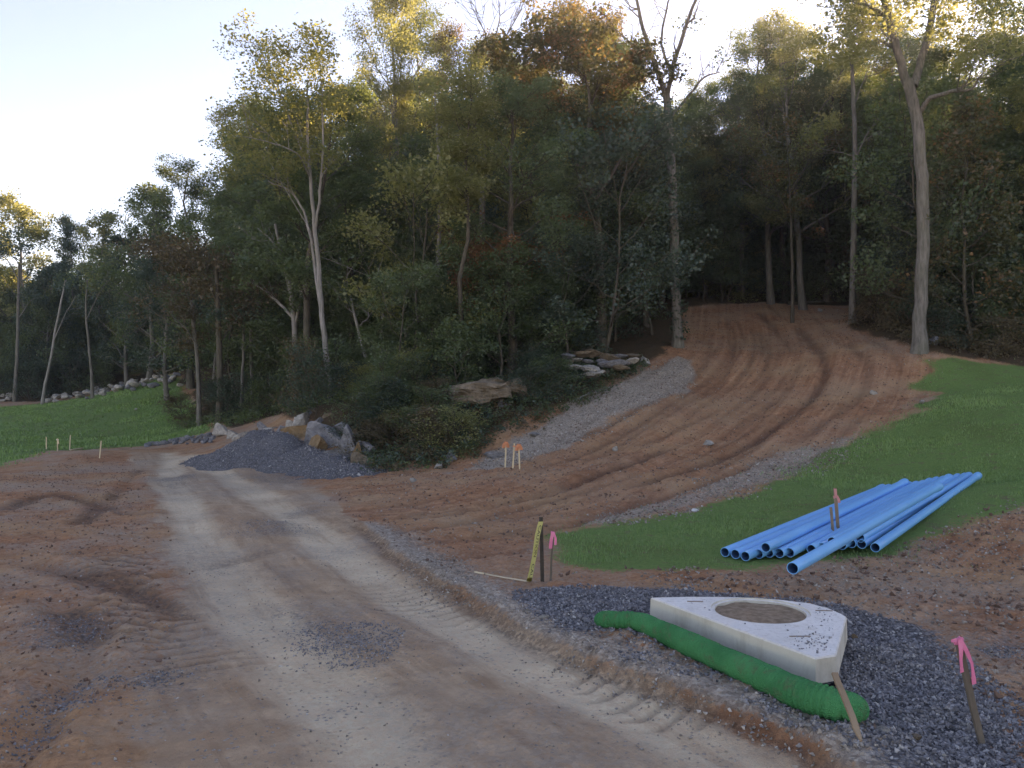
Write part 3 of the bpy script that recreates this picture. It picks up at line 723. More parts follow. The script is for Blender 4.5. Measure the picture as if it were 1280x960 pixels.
hero('slim straight grey tree with few side branches at the right of the track head', 33.0,
     [(1065, 410, .14), (1066, 340, .12), (1068, 260, .11), (1069, 180, .095), (1066, 110, .08), (1063, 60, .05), (1062, 20, .03)],
     [[(1069, 200, .04), (1082, 170, .035, -.3), (1098, 150, .02, -.5)], [(1068, 130, .04), (1078, 105, .03, .5), (1085, 85, .015, .7)], [(1068, 195, .03), (1045, 190, .02, .4), (1025, 186, .01, .6)]],
     [(1060, 60, 34, 16), (1075, 25, 30, 14)], 'bark_grey', 'leaf_yellow', 60, .6, .14, 6, 4, None, 'tree', None, .5)
hero('thin white-stemmed tree rising straight through dark leaves at the middle of the wood', 31.0,
     [(540, 430, .10), (545, 360, .09), (550, 290, .08), (549, 220, .07), (547, 160, .05), (543, 110, .03)],
     [[(549, 250, .03), (553, 210, .025, .3), (556, 172, .015, .4)], [(547, 170, .03), (560, 140, .02, .4), (575, 118, .01, .5)]],
     [(545, 120, 30, 12), (560, 160, 20, 6)], 'bark_pale', 'leaf_yellow', 60, .6, .14, 7, 5)
hero('crooked dark tree with spreading boughs and autumn-tinted top in the middle of the wood', 30.5,
     [(752, 372, .17), (749, 310, .155), (744, 255, .15), (728, 215, .14), (716, 196, .125)],
     [[(716, 198, .10), (706, 170, .09), (690, 140, .07, .3), (668, 110, .05, .5), (640, 85, .03, .6)], [(726, 212, .10), (735, 165, .08, -.4), (738, 120, .06, -.5), (726, 80, .04, -.5), (716, 40, .02, -.6)],
      [(744, 250, .08), (768, 215, .06, .5), (790, 170, .045, .6), (795, 120, .03, .6)], [(735, 165, .06), (752, 130, .045, .7), (764, 90, .03, .9), (770, 50, .02, .9)]],
     [(640, 70, 28, 16), (690, 50, 34, 22), (740, 38, 34, 24), (700, 110, 46, 26), (770, 95, 30, 16), (650, 120, 34, 16), (760, 150, 40, 14)], 'bark_dark', 'leaf_mixed', 62, .62, .16, 8, 6)
hero('tree with a pale forked stem and yellow-green crown above the gravel heap', 33.0,
     [(370, 500, .13), (369, 450, .12), (368, 400, .11), (362, 355, .10), (352, 320, .08), (344, 280, .05)],
     [[(368, 398, .07), (350, 380, .06, .3), (330, 362, .045, .5), (312, 352, .02, .6)], [(369, 405, .06), (376, 375, .05, -.3), (381, 345, .03, -.4)], [(352, 320, .04), (340, 300, .03), (322, 285, .02)]],
     [(345, 290, 34, 16), (320, 330, 30, 12), (375, 310, 26, 10)], 'bark_pale', 'leaf_green', 60, .65, .15, 9, 5)
hero('dark straight trunk at the corner of the left lawn, thicker than its neighbour', 34.0,
     [(275, 526, .15), (275, 470, .13), (274, 420, .12), (272, 370, .10), (270, 320, .07)],
     [[(274, 430, .04), (290, 405, .03, .4), (305, 392, .015, .6)], [(272, 380, .04), (258, 350, .03, -.4), (246, 330, .015, -.6)]],
     [(262, 330, 36, 18), (275, 380, 30, 10)], 'bark_dark', 'leaf_brown', 60, .7, .15, 10, 5)
hero('slim grey trunk at the corner of the left lawn with a rusty lower bough', 36.0,
     [(249, 520, .10), (248, 470, .09), (244, 420, .085), (240, 380, .07), (236, 330, .04)],
     [[(245, 430, .04), (232, 410, .03, -.3), (215, 395, .015, -.5)], [(240, 385, .03), (228, 350, .02), (222, 320, .01)]],
     [(245, 425, 16, 8), (235, 330, 34, 16)], 'bark_grey', 'leaf_brown', 60, .65, .14, 11, 5)
hero('small tree with layered rust-orange leaves above the leafy bank', 29.5,
     [(664, 410, .07), (660, 380, .06), (655, 350, .05), (646, 310, .035), (640, 285, .02)],
     [[(657, 365, .03), (630, 350, .025, -.4), (600, 342, .012, -.7)], [(655, 350, .03), (680, 330, .02, .4), (700, 322, .01, .5)], [(650, 330, .025), (620, 318, .018, .5), (598, 314, .01, .7)], [(658, 375, .025), (625, 378, .02, -.6), (585, 362, .01, -1)]],
     [(632, 300, 22, 10), (610, 325, 24, 12), (660, 320, 28, 14), (600, 350, 20, 9), (640, 350, 30, 12), (620, 378, 24, 9), (595, 375, 16, 5)], 'bark_grey', 'leaf_rust', 60, .42, .11, 12, 5)
hero('small brown-orange leaved tree in the shade behind the head of the dirt track', 36.0,
     [(990, 376, .07), (990, 320, .06), (988, 260, .05), (985, 200, .03), (982, 160, .02)],
     [[(988, 270, .03), (970, 240, .02), (958, 215, .01)], [(987, 240, .03), (1005, 215, .02, .4), (1015, 190, .01, .5)]],
     [(980, 165, 24, 12), (975, 200, 28, 14), (990, 240, 26, 10), (1000, 280, 30, 8)], 'bark_dark', 'leaf_mixed', 55, .6, .13, 13, 5)
hero('pale bare sapling leaning on the lawn-side edge of the far left wood', 57.0,
     [(52, 505, .10), (62, 455, .09), (72, 400, .08), (82, 350, .06)], [[(66, 430, .05), (80, 395, .03), (95, 370, .02)]], [(80, 345, 16, 5)], 'bark_pale', 'leaf_dark', 40, .9, .22, 14, 3)
hero('slender upright grey tree at the far left end of the wood', 59.0,
     [(18, 505, .13), (21, 450, .12), (23, 380, .10), (24, 330, .08)], [[(22, 400, .05), (38, 375, .03), (52, 372, .02)], [(23, 350, .05), (10, 325, .03), (0, 318, .02)]], [(24, 310, 22, 10)], 'bark_grey', 'leaf_dark', 50, 1.0, .22, 15, 3)
hero('thin bare-limbed tree behind the boulder row left of the wood corner', 50.0,
     [(116, 490, .09), (112, 440, .08), (107, 390, .06), (109, 350, .04)], [[(108, 400, .04), (122, 370, .03), (135, 350, .02)]], [(112, 340, 20, 8)], 'bark_grey', 'leaf_green', 50, .9, .2, 16, 3)
hero('twiggy pale tree with nearly leafless crown above the rust-coloured little tree', 35.0,
     [(600, 400, .12), (602, 330, .11), (604, 250, .09), (606, 180, .07), (612, 110, .05), (618, 50, .03)],
     [[(612, 100, .04), (630, 50, .03, .3), (655, 5, .02, .4), (660, -20, .01, .4)], [(615, 80, .035), (606, 40, .025, -.4), (590, 8, .012, -.5)], [(618, 55, .03), (625, 20, .02), (622, -20, .01)], [(630, 50, .02), (650, 35, .015), (680, 20, .008)]],
     [(610, 150, 26, 6)], 'bark_grey', 'leaf_mixed', 40, .6, .14, 17, 12, None, 'tree', None, .1)
# slim stems seen in the shade between the bigger trees
for i, (u, v, d, vt, w, lab) in enumerate([(316, 516, 36, 330, .09, 'dark slim stem just right of the lawn-corner trunk'), (302, 512, 35, 380, .07, 'thin dark stem with low twigs between lawn corner and gravel heap'), (475, 455, 31, 340, .06, 'thin pale crooked stem between twin-stemmed tree and white-stemmed tree'),
        (460, 455, 30, 370, .07, 'bent pale stem leaning left beside the twin-stemmed tree'), (600, 300, 34, 140, .05, 'very thin pale pole stem above the rust-leaved tree'), (697, 390, 33, 300, .13, 'short thick trunk in shade right of the rust-leaved tree'),
        (1108, 390, 36, 200, .06, 'thin dim stem right of the slim straight tree by the track head'), (1195, 420, 32, 240, .07, 'dim slender trunk just right of the big leaning tree'), (915, 372, 45, 240, .08, 'dim stem at the left of the track head'), (1028, 372, 46, 230, .06, 'thin dim stem at the middle of the track head'), (870, 376, 46, 200, .09, 'dark trunk close behind the ivy-clad tree'), (330, 505, 38, 360, .06, 'thin grey stem behind the pale forked tree')]):
    du = [-4, 3, 6, -22, 2, -3, 3, -4, 2, -3, 2, 4][i]
    hero(lab, d, [(u, v, w), (u + du * .4, (2 * v + vt) / 3, w * .9), (u + du * .7, (v + 2 * vt) / 3, w * .75), (u + du, vt, w * .4)],
         [[(u + du * .6, v + (vt - v) * .55, w * .4), (u + du * .6 + 14, v + (vt - v) * .68, w * .3, .3), (u + du + 22, v + (vt - v) * .8, .01, .5)], [(u + du * .8, v + (vt - v) * .75, w * .35), (u + du - 14, v + (vt - v) * .9, .01, -.5)]],
         [(u + du, vt, 20, 7)], 'bark_pale' if 'pale' in lab else 'bark_grey', ['leaf_green', 'leaf_dark', 'leaf_yellow'][i % 3], 50, .6, .14, 40 + i, 3, None, 'tree', None, .5)

# ---------------------------------------------------------------- the wood behind them
ZONE_LABELS = [
    (-60, 75, 'trees of the far left wood edge', ['sunlit yellow-green round tree at the far left end of the wood', 'shaded dark tree at the far left beyond the boulder row']),
    (75, 165, 'trees behind the boulder row', ['sunlit yellowish tree crown behind the boulder row', 'shaded green tree standing behind the boulder row']),
    (165, 290, 'trees above the upper end of the left lawn', ['broad green tree above the upper end of the left lawn', 'dark tree in the wood above the left lawn corner']),
    (290, 440, 'trees behind the gravel heap', ['leafy tree in the wood behind the gravel heap', 'shaded tree deep in the wood behind the twin-stemmed tree']),
    (440, 580, 'trees around the white-stemmed tree', ['tree with yellow-tinged top rising behind the white-stemmed tree', 'shaded tree deep in the wood around the white-stemmed tree']),
    (580, 800, 'trees around the crooked dark tree', ['tree with orange-tinged top in the middle of the wood', 'shaded tree deep in the wood around the crooked dark tree']),
    (800, 960, 'trees behind the ivy-clad tree', ['tall green tree behind the ivy-clad tree', 'dark tree in the shade beyond the track head']),
    (960, 1110, 'trees behind the slim straight tree', ['yellow-green topped tree behind the slim straight tree', 'dark tree in the shade behind the slim straight tree']),
    (1110, 1500, 'trees right of the big leaning tree', ['tall backlit tree right of the big leaning tree', 'dark tree in the shade right of the big leaning tree'])]
def zl(u):
    for a, b, g, l in ZONE_LABELS:
        if a <= u < b: return g, l
    return 'trees beside the right edge of the view', ['tall tree beyond the right lawn', 'dark tree beyond the right lawn']

# a few crowns placed for the outline against the sky
for (u, y, vt, kind, leaf, wid, lab) in [
        (26, 66, 250, 'round', 'leaf_yellow', .95, 'round sunlit yellow-green tree at the extreme left, highest of the far group'), (88, 68, 274, 'round', 'leaf_dark', .62, 'darker narrow tree between two sunlit yellowish crowns at far left'),
        (126, 66, 272, 'round', 'leaf_yellow', .70, 'sunlit yellowish crown right of the darker narrow tree at far left'), (185, 54, 238, 'round', 'leaf_green', .85, 'bushy green tree behind the right end of the boulder row'),
        (238, 48, 212, 'broad', 'leaf_green', .95, 'broad-crowned green tree stepping up above the left lawn'), (268, 42, 240, 'broad', 'leaf_green', .8, 'green tree leaning out over the upper corner of the left lawn'),
        (210, 46, 300, 'round', 'leaf_dark', .8, 'low dark green tree overhanging the upper end of the left lawn'), (160, 58, 300, 'round', 'leaf_dark', .8, 'low dark tree overhanging the middle of the boulder row'), (60, 62, 330, 'round', 'leaf_dark', .8, 'low dark tree under the sunlit crowns at far left'),
        (500, 40, -15, 'broad', 'leaf_yellow', .72, 'tall tree with yellow-tinged top reaching past the picture edge, left of the middle'), (530, 44, -30, 'tall', 'leaf_green', .9, 'tallest slender tree rising behind the yellow-tinged one'),
        (478, 37, 100, 'broad', 'leaf_yellow', .55, 'yellowing tree lit from behind right of the open patch of sky'), (430, 39, 110, 'tall', 'leaf_green', .8, 'narrow tree just left of the open patch of sky'), (590, 42, 45, 'broad', 'leaf_mixed', .75, 'tree with orange-flecked top left of the bare twiggy crown'),
        (640, 46, 55, 'broad', 'leaf_green', .8, 'olive green tree behind the bare twiggy crown'), (745, 40, 12, 'broad', 'leaf_mixed', .7, 'tree with reddish-orange top in the upper middle'), (700, 44, 25, 'broad', 'leaf_mixed', .8, 'wide tree with rusty top left of the reddish one'),
        (930, 44, 85, 'broad', 'leaf_green', .75, 'dark tree right of the small sky gap above the track'), (965, 42, 45, 'broad', 'leaf_green', .8, 'rounded tree stepping up left of the slim straight tree'), (1005, 40, 15, 'broad', 'leaf_yellow', .8, 'yellow-green backlit tree beside the slim straight tree'),
        (880, 46, 95, 'tall', 'leaf_green', .9, 'green tree in the dip behind the ivy-clad tree')]:
    x = (u - 640) / FPX * y; zg = gz(x, y); H = CAM_H + (490 - vt) / FPX * y - zg
    place_tree(kind, x, y, H * 1.02, leaf, 'bark_grey', lab, wid=wid)
    placed.append((x, y, 1.6))
def woods_at(x, y): return sd(Z_WOODS, np.array([x]), np.array([y]))[0]
rt = np.random.default_rng(99)
nt = 0
for ring in range(5200):
    if ring < 2200: y = rt.uniform(27, 52); u = rt.uniform(-60, 1380)
    elif ring < 3600: y = rt.uniform(50, 80); u = rt.uniform(-60, 1300)
    else: y = rt.uniform(8, 60); u = None
    x = (u - 640) / FPX * y if u is not None else rt.uniform(16, 52)
    edge_d = woods_at(x, y)
    if edge_d < 1.0: continue
    if u is None:
        u = pix_u(x, y)
        if u < 1400: continue
    rr = (1.7 if edge_d < 5 else 2.5) if y < 52 else 4.2
    if not free(x, y, rr): continue
    if nt > 262: break
    zg = gz(x, y)
    inframe = u < 1330
    hmax = (top_h(u, y, zg, 1.0) if y < 46 else CAM_H + (490 - skyline(u) - 70) / FPX * y - zg) if inframe else 19.0
    if hmax < 4: continue
    kind = rt.choice(['broad', 'tall', 'broad', 'under', 'pole'], p=[.38, .14, .08, .36, .04]) if edge_d > 4 else rt.choice(['under', 'tall', 'pole', 'broad'], p=[.62, .16, .06, .16])
    H = {'broad': rt.uniform(13, 19), 'tall': rt.uniform(14, 20), 'under': rt.uniform(5, 9.5), 'pole': rt.uniform(8, 13)}[kind]
    H = min(H, hmax * rt.uniform(0.78, 0.97))
    if H < 4.5: kind = 'under'
    topv = pix_v(x, y, zg + H); top = topv < skyline(u) + 90  # sunlit tops and shade below them are put into the leaf colour
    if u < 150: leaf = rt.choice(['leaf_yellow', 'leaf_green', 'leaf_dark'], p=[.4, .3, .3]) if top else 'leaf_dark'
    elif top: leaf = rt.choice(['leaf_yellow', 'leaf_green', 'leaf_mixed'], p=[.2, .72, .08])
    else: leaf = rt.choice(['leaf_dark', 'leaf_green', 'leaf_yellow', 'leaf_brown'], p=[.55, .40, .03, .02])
    g, l = zl(u)
    bark = rt.choice(['bark_grey', 'bark_dark', 'bark_pale'], p=[.2, .78, .02])
    if kind in ('under', 'pole'): bark = 'bark_dark'
    lab = l[0] if top else l[1]
    if kind in ('under', 'pole'): lab = lab.replace('tree', {'under': 'low understorey tree', 'pole': 'spindly young tree'}[kind], 1)
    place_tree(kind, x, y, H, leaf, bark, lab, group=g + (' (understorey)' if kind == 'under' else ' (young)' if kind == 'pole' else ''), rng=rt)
    placed.append((x, y, rr)); nt += 1
print('trees', nt)

# ---------------------------------------------------------------- shrubs along the wood edge and on the bank
def shrubs(n, box, hmin, hmax, leafs, label, group, r=1.0, test=None, seed=5, vmin=None):
    rs = np.random.default_rng(seed); got = []; k = 0
    for _ in range(4000):
        if k >= n: break
        u, v = rs.uniform(box[0], box[2]), rs.uniform(box[1], box[3])
        p = pg(u, v)
        if test is not None and woods_at(*p) < test: continue
        if (560 < u < 668 and 470 < v < 562) or (690 < u < 815 and 436 < v < 505): continue
        if any((p[0] - a) ** 2 + (p[1] - b) ** 2 < r * r for a, b in got): continue
        got.append(p); k += 1
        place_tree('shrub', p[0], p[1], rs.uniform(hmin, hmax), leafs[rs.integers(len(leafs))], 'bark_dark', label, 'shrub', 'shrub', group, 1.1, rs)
shrubs(62, (446, 450, 640, 588), .55, 1.35, ['leaf_green', 'leaf_green', 'leaf_yellow', 'leaf_brown', 'leaf_dark'], 'leafy shrub on the steep bank right of the cut rocks', 'shrubs on the steep bank', .62, .12, 1)
shrubs(24, (560, 405, 800, 470), 1.2, 2.6, ['leaf_green', 'leaf_green', 'leaf_dark'], 'green shrub on the leafy bank above the rock ledges', 'shrubs above the rock ledges', .9, 1.0, 2)
shrubs(16, (640, 470, 790, 545), .6, 1.1, ['leaf_dark', 'leaf_green'], 'low shrub beside the grey gravel strip below the ledges', 'low shrubs below the ledges', .6, .35, 3)
shrubs(22, (860, 360, 1075, 378), 1.2, 2.8, ['leaf_dark', 'leaf_green', 'leaf_yellow'], 'shaded shrub along the head of the dirt track', 'shrubs along the track head', 1.3, .4, 4)
shrubs(24, (1080, 385, 1300, 448), .9, 2.2, ['leaf_dark', 'leaf_yellow', 'leaf_green', 'leaf_brown'], 'straggly shrub behind the right lawn at the wood edge', 'shrubs behind the right lawn', 1.2, .5, 5)
shrubs(18, (0, 486, 230, 500), 1.2, 3.4, ['leaf_dark', 'leaf_green'], 'dark shrub at the wood edge above the boulder row', 'shrubs above the boulder row', 1.8, .5, 6)
shrubs(16, (225, 500, 440, 528), .9, 2.4, ['leaf_brown', 'leaf_green', 'leaf_dark', 'leaf_dark'], 'brownish shrub among the trunks behind the gravel heap', 'shrubs behind the gravel heap', 1.0, .4, 7)
for (u, v, h) in [(232, 524, 1.2), (250, 530, 1.0)]:
    p = pg(u, v); place_tree('shrub', p[0], p[1], h, 'leaf_brown', 'bark_dark', 'low purple-brown shrub at the foot of the lawn-corner trunks', 'shrub', 'shrub', 'brown shrubs at the lawn corner', 1.3)

# ---------------------------------------------------------------- the rest of the wood, too deep to tell one tree from another
def mass(name, kind_list, spots, label, seed):
    """one object: points on the hillside, each carrying one of the tree shapes by geometry nodes"""
    r = np.random.default_rng(seed); cols = [bpy.data.collections.new(name + s_) for s_ in ('_boles', '_crowns')]; H0 = []
    for kd in kind_list:
        for tm, cm in PROTO[kd]:
            H0.append({'broad': 16, 'tall': 18, 'under': 7, 'round': 13, 'pole': 12, 'shrub': 2.0}[kd])
            for c_, me in zip(cols, (tm, cm)): c_.objects.link(bpy.data.objects.new('shape_%02d' % len(H0), me))
    n = len(spots); P = np.array([(x, y, gz(x, y) - .1) for x, y, h in spots]); pick = r.integers(0, len(H0), n); hs_ = np.array([q[2] for q in spots]); H0a = np.array(H0)
    if 'shrub' in kind_list: pick = np.where(hs_ > 2.3, r.choice(np.nonzero(H0a > 3)[0], n), r.choice(np.nonzero(H0a < 3)[0], n))
    s = np.array([spots[i][2] / H0[pick[i]] for i in range(n)]); w = (.35 + .65 * s) * r.uniform(.9, 1.2, n)
    me = bpy.data.meshes.new(name); me.vertices.add(n); me.vertices.foreach_set('co', P.astype(np.float32).ravel())
    q = me.attributes.new('size', 'FLOAT_VECTOR', 'POINT'); q.data.foreach_set('vector', np.stack([w, w, s], 1).astype(np.float32).ravel())
    q = me.attributes.new('turn', 'FLOAT_VECTOR', 'POINT'); q.data.foreach_set('vector', np.stack([0 * s, 0 * s, r.uniform(0, 6.28, n)], 1).astype(np.float32).ravel())
    q = me.attributes.new('pick', 'INT', 'POINT'); q.data.foreach_set('value', pick.astype(np.int32))
    o = link(name, me); ng = bpy.data.node_groups.new(name, 'GeometryNodeTree'); N = ng.nodes; L = ng.links
    ng.interface.new_socket('Geometry', in_out='INPUT', socket_type='NodeSocketGeometry'); ng.interface.new_socket('Geometry', in_out='OUTPUT', socket_type='NodeSocketGeometry')
    gi, go, jn = N.new('NodeGroupInput'), N.new('NodeGroupOutput'), N.new('GeometryNodeJoinGeometry')
    def attr(nm, ty):
        a_ = N.new('GeometryNodeInputNamedAttribute'); a_.data_type = ty; a_.inputs['Name'].default_value = nm; return a_.outputs['Attribute']
    er = N.new('FunctionNodeEulerToRotation'); L.new(attr('turn', 'FLOAT_VECTOR'), er.inputs[0]); sz, pk = attr('size', 'FLOAT_VECTOR'), attr('pick', 'INT')
    for c_ in cols:
        ci = N.new('GeometryNodeCollectionInfo'); ci.inputs['Collection'].default_value = c_; ci.inputs['Separate Children'].default_value = True; ci.inputs['Reset Children'].default_value = True
        ip = N.new('GeometryNodeInstanceOnPoints'); ip.inputs['Pick Instance'].default_value = True
        L.new(gi.outputs[0], ip.inputs['Points']); L.new(ci.outputs[0], ip.inputs['Instance']); L.new(pk, ip.inputs['Instance Index']); L.new(er.outputs[0], ip.inputs['Rotation']); L.new(sz, ip.inputs['Scale']); L.new(ip.outputs[0], jn.inputs[0])
    L.new(jn.outputs[0], go.inputs[0]); md = o.modifiers.new('trees', 'NODES'); md.node_group = ng
    tag(o, label, None, None, 'stuff')
rm = np.random.default_rng(123); sp_, bp_ = [], []
for _ in range(3000):
    y = rm.uniform(50, 112); u = rm.uniform(-150, 1420); x = (u - 640) / FPX * y
    if woods_at(x, y) < (8 if u > 300 else 4) or any((x - a) ** 2 + (y - b) ** 2 < 18 for a, b, c in sp_): continue
    H = min(rm.uniform(13, 20), CAM_H + (490 - skyline(u) - 120) / FPX * y - gz(x, y))
    if H > 3.5: sp_.append((x, y, H))
    if len(sp_) > 165: break
for _ in range(900):
    y = rm.uniform(44, 66); u = rm.uniform(800, 1120); x = (u - 640) / FPX * y
    if woods_at(x, y) < 3 or any((x - a) ** 2 + (y - b) ** 2 < 7 for a, b, c in sp_): continue
    sp_.append((x, y, min(rm.uniform(7, 13), top_h(u, y, gz(x, y), .9))))
    if len(sp_) > 200: break
mass('distant_wood', ['broad', 'round', 'broad', 'tall'], sp_, 'mass of trees deep in the wood on the slope behind', 7)
for _ in range(9000):
    y = rm.uniform(24, 76); u = rm.uniform(-80, 1400) if rm.random() < .75 else rm.uniform(-80, 300); x = (u - 640) / FPX * y; e = woods_at(x, y)
    if e < 2.2 or any((x - a) ** 2 + (y - b) ** 2 < 2.2 for a, b, c in bp_): continue
    bp_.append((x, y, rm.uniform(1.0, 3.6)))
    if len(bp_) > 430: break
for _ in range(2500):
    y = rm.uniform(26, 44); u = rm.uniform(-40, 1380); x = (u - 640) / FPX * y; e = woods_at(x, y)
    if e < 2.5 or any((x - a) ** 2 + (y - b) ** 2 < 1.2 for a, b, c in bp_): continue
    bp_.append((x, y, rm.uniform(3.0, 6.5)))
    if len(bp_) > 560: break
for _ in range(1500):
    y = rm.uniform(40, 52); u = rm.uniform(845, 1090); x = (u - 640) / FPX * y; e = woods_at(x, y)
    if e < .6 or any((x - a) ** 2 + (y - b) ** 2 < 1.0 for a, b, c in bp_): continue
    bp_.append((x, y, rm.uniform(1.5, 5.5)))
    if len(bp_) > 620: break
n0_ = len(bp_)
for _ in range(2500):
    y = rm.uniform(56, 84); u = rm.uniform(-40, 260); x = (u - 640) / FPX * y; e = woods_at(x, y)
    if e < 2.0 or any((x - a) ** 2 + (y - b) ** 2 < 2.5 for a, b, c in bp_): continue
    bp_.append((x, y, rm.uniform(3.5, 8.0)))
    if len(bp_) > n0_ + 90: break
mass('undergrowth', ['shrub', 'under'], bp_, 'dark undergrowth filling the floor of the wood between the trunks', 8)
print('mass', len(sp_), len(bp_))

# leaning dead pole above the rock ledge
def bar(name, p, q, r0, r1, mat, label, cat, parent=None, k=6):
    p = np.array(p, float); q = np.array(q, float); V, F = tubes_np([(np.linspace(p, q, 4) - p, np.linspace(r0, r1, 4))], k)
    V = V; cap = [np.arange(k)[::-1][None], np.arange(len(V) - k, len(V))[None]]
    o = link(name, mesh_np(name, V, [F] + cap, mat, True), parent, p)
    if label: tag(o, label, cat)
    return o
p = pg(694, 455); z = gz(*p); q = at(719, 406, p[1] - .3)
bar('dead_branch', (p[0], p[1], z - .1), q, .035, .015, M['bark_pale'], 'bare pale dead branch leaning up out of the shrubs left of the rock ledge', 'branch')
p = pg(716, 505); q = pg(742, 494)
bar('fallen_branch', (p[0], p[1], gz(*p) + .05), (q[0], q[1], gz(*q) + .12), .04, .03, M['bark_pale'], 'short pale fallen branch lying below the rock ledge', 'branch')
p = pg(985, 381); q = pg(1030, 379)
bar('fallen_log', (p[0], p[1], gz(*p) + .1), (q[0], q[1], gz(*q) + .1), .10, .07, M['bark_dark'], 'dark fallen log lying across the head of the dirt track', 'log')

# ================================================================== rocks
def rock_mesh(name, seed, mat, sub=2, cuts=9, sc=(1, 1, 1), rough=0.06, lo=.55, hi=.85):
    r = np.random.default_rng(seed); bm = bmesh.new(); bmesh.ops.create_icosphere(bm, subdivisions=sub, radius=1.0)
    P = np.array([v.co[:] for v in bm.verts])
    for _ in range(cuts):
        n = r.normal(size=3); n /= np.linalg.norm(n); o = r.uniform(lo, hi); d = P @ n - o; P -= np.where(d > 0, d, 0)[:, None] * n
    P += r.normal(0, rough * .35, P.shape); P *= np.array(sc)
    for v, c in zip(bm.verts, P): v.co = c
    return bm_mesh(name, bm, mat)
ROCKS = [rock_mesh('boulder', 200 + i, M['rock_pale'], 2, 10, (1, .8, .62)) for i in range(6)]
def put_rock(x, y, s, mat, label, group=None, name='boulder', cat='boulder', rz=None, sc=(1, 1, 1), dz=0.25, mesh=None, tilt=.25, r=RNG, zabs=None):
    o = link(name, mesh or ROCKS[r.integers(len(ROCKS))], None, (x, y, (gz(x, y) if zabs is None else zabs) + s * dz * sc[2]), (r.normal() * tilt, r.normal() * tilt, r.uniform(0, 6.28) if rz is None else rz), tuple(s * c for c in sc))
    o.material_slots[0].link = 'OBJECT'; o.material_slots[0].material = M[mat]; tag(o, label, cat, group); return o
rb = np.random.default_rng(31)
# long heap of boulders between left lawn and wood
lab_b = ['pale boulder in the long heap along the top of the left lawn']
for i in range(96):
    t = rb.uniform(0, 1); u = 62 + t * 158; v = 500 - 26 * t ** 1.15 + rb.uniform(-6, 4)
    p = pg(u, v); s = rb.uniform(.13, .34) * (1.25 if rb.random() < .2 else 1)
    c_ = 'rock_pale' if rb.random() < .75 else 'rock_grey'; o_ = put_rock(p[0] + rb.normal() * .4, p[1] + rb.uniform(-.4, .4), s, c_, lab_b[0], 'boulders heaped along the top of the left lawn', r=rb, dz=rb.uniform(.2, 1.0)); LATER.append((o_, ('large ' if s > .36 else 'small ' if s < .24 else '') + ('pale' if c_ == 'rock_pale' else 'grey') + ' boulder at the ' + ('left' if t < .33 else 'middle' if t < .67 else 'right') + ' of the boulder heap'))
for i, (u, v) in enumerate([(4, 497), (10, 500), (2, 503), (14, 497)]):
    p = pg(u, v); put_rock(*p, rb.uniform(.25, .45), 'rock_pale', 'pale boulder in the small cluster at the far left wood edge', 'boulders at the far left wood edge', r=rb)
for (u, v, s, l) in [(208, 488, .3, 'lone boulder on the grass below the right end of the boulder row'), (225, 482, .22, 'small stone on the grass slope right of the boulder row'), (170, 512, .12, 'tiny pale stone lying on the left lawn')]:
    p = pg(u, v); put_rock(*p, s, 'rock_pale', l, r=rb)
# riprap between lawn and gravel heap
for i in range(70):
    t = rb.uniform(0, 1); u = 184 + 84 * t; v = 557 - 8 * t + rb.uniform(-5, 3) * (0.4 + t)
    p = pg(u, v); put_rock(*p, rb.uniform(.07, .19), 'rock_grey', 'broken grey rock in the strip beside the road left of the gravel heap', 'broken rocks beside the gravel heap', 'rock', 'rock', r=rb, dz=.3)
# cut rock faces behind the gravel heap
HER = [rock_mesh('boulder', 300 + i, M['rock_grey'], 3, 9, (1, .85, 1.0), .05, .32, .72) for i in range(4)]
for i, (u, v, d, sx, sz, m, l) in enumerate([
        (405, 545, 22.6, .52, .55, 'rock_grey', 'blue-grey cut rock face left of the jagged white-streaked rock'), (434, 555, 21.8, .40, .62, 'rock_grey', 'jagged white-streaked rock standing at the right end of the gravel heap'), (376, 545, 23.4, .55, .6, 'rock_ochre', 'ochre-stained cut earth and rock behind the gravel heap'),
        (376, 527, 24.2, .36, .42, 'rock_pale', 'pale pointed rock on top of the ochre cut'), (357, 541, 24.4, .30, .35, 'rock_grey', 'grey rock at the left end of the ochre cut'), (445, 567, 21.4, .26, .42, 'rock_ochre', 'yellowish rock splinter beside the white-streaked rock'),
        (418, 565, 21.7, .42, .35, 'rock_grey', 'low grey rock at the foot of the cut bank'), (340, 537, 26, .35, .25, 'rock_pale', 'flat pale rock behind the gravel heap top'), (276, 534, 29.5, .27, .27, 'rock_pale', 'angular pale rock below the lawn-corner trunks'), (289, 539, 28.5, .25, .20, 'rock_pale', 'tan rock right of the angular pale one below the trunks'), (320, 540, 27, .30, .28, 'rock_ochre', 'brown rock between gravel heap and trunks'), (303, 543, 27, .3, .2, 'rock_pale', 'low flat rock left of the brown one behind the heap'), (452, 572, 20.8, .28, .30, 'rock_brown', 'brown rock at the right foot of the cut bank')]):
    p = at(u, v, d); put_rock(p[0], d, 1.0, m, l, None, 'rock', 'rock', rb.uniform(-.6, .6), (sx * 1.6, sx * 1.3, sz * 1.2), 0, HER[i % 4], .15, rb, zabs=p[2] - .14)
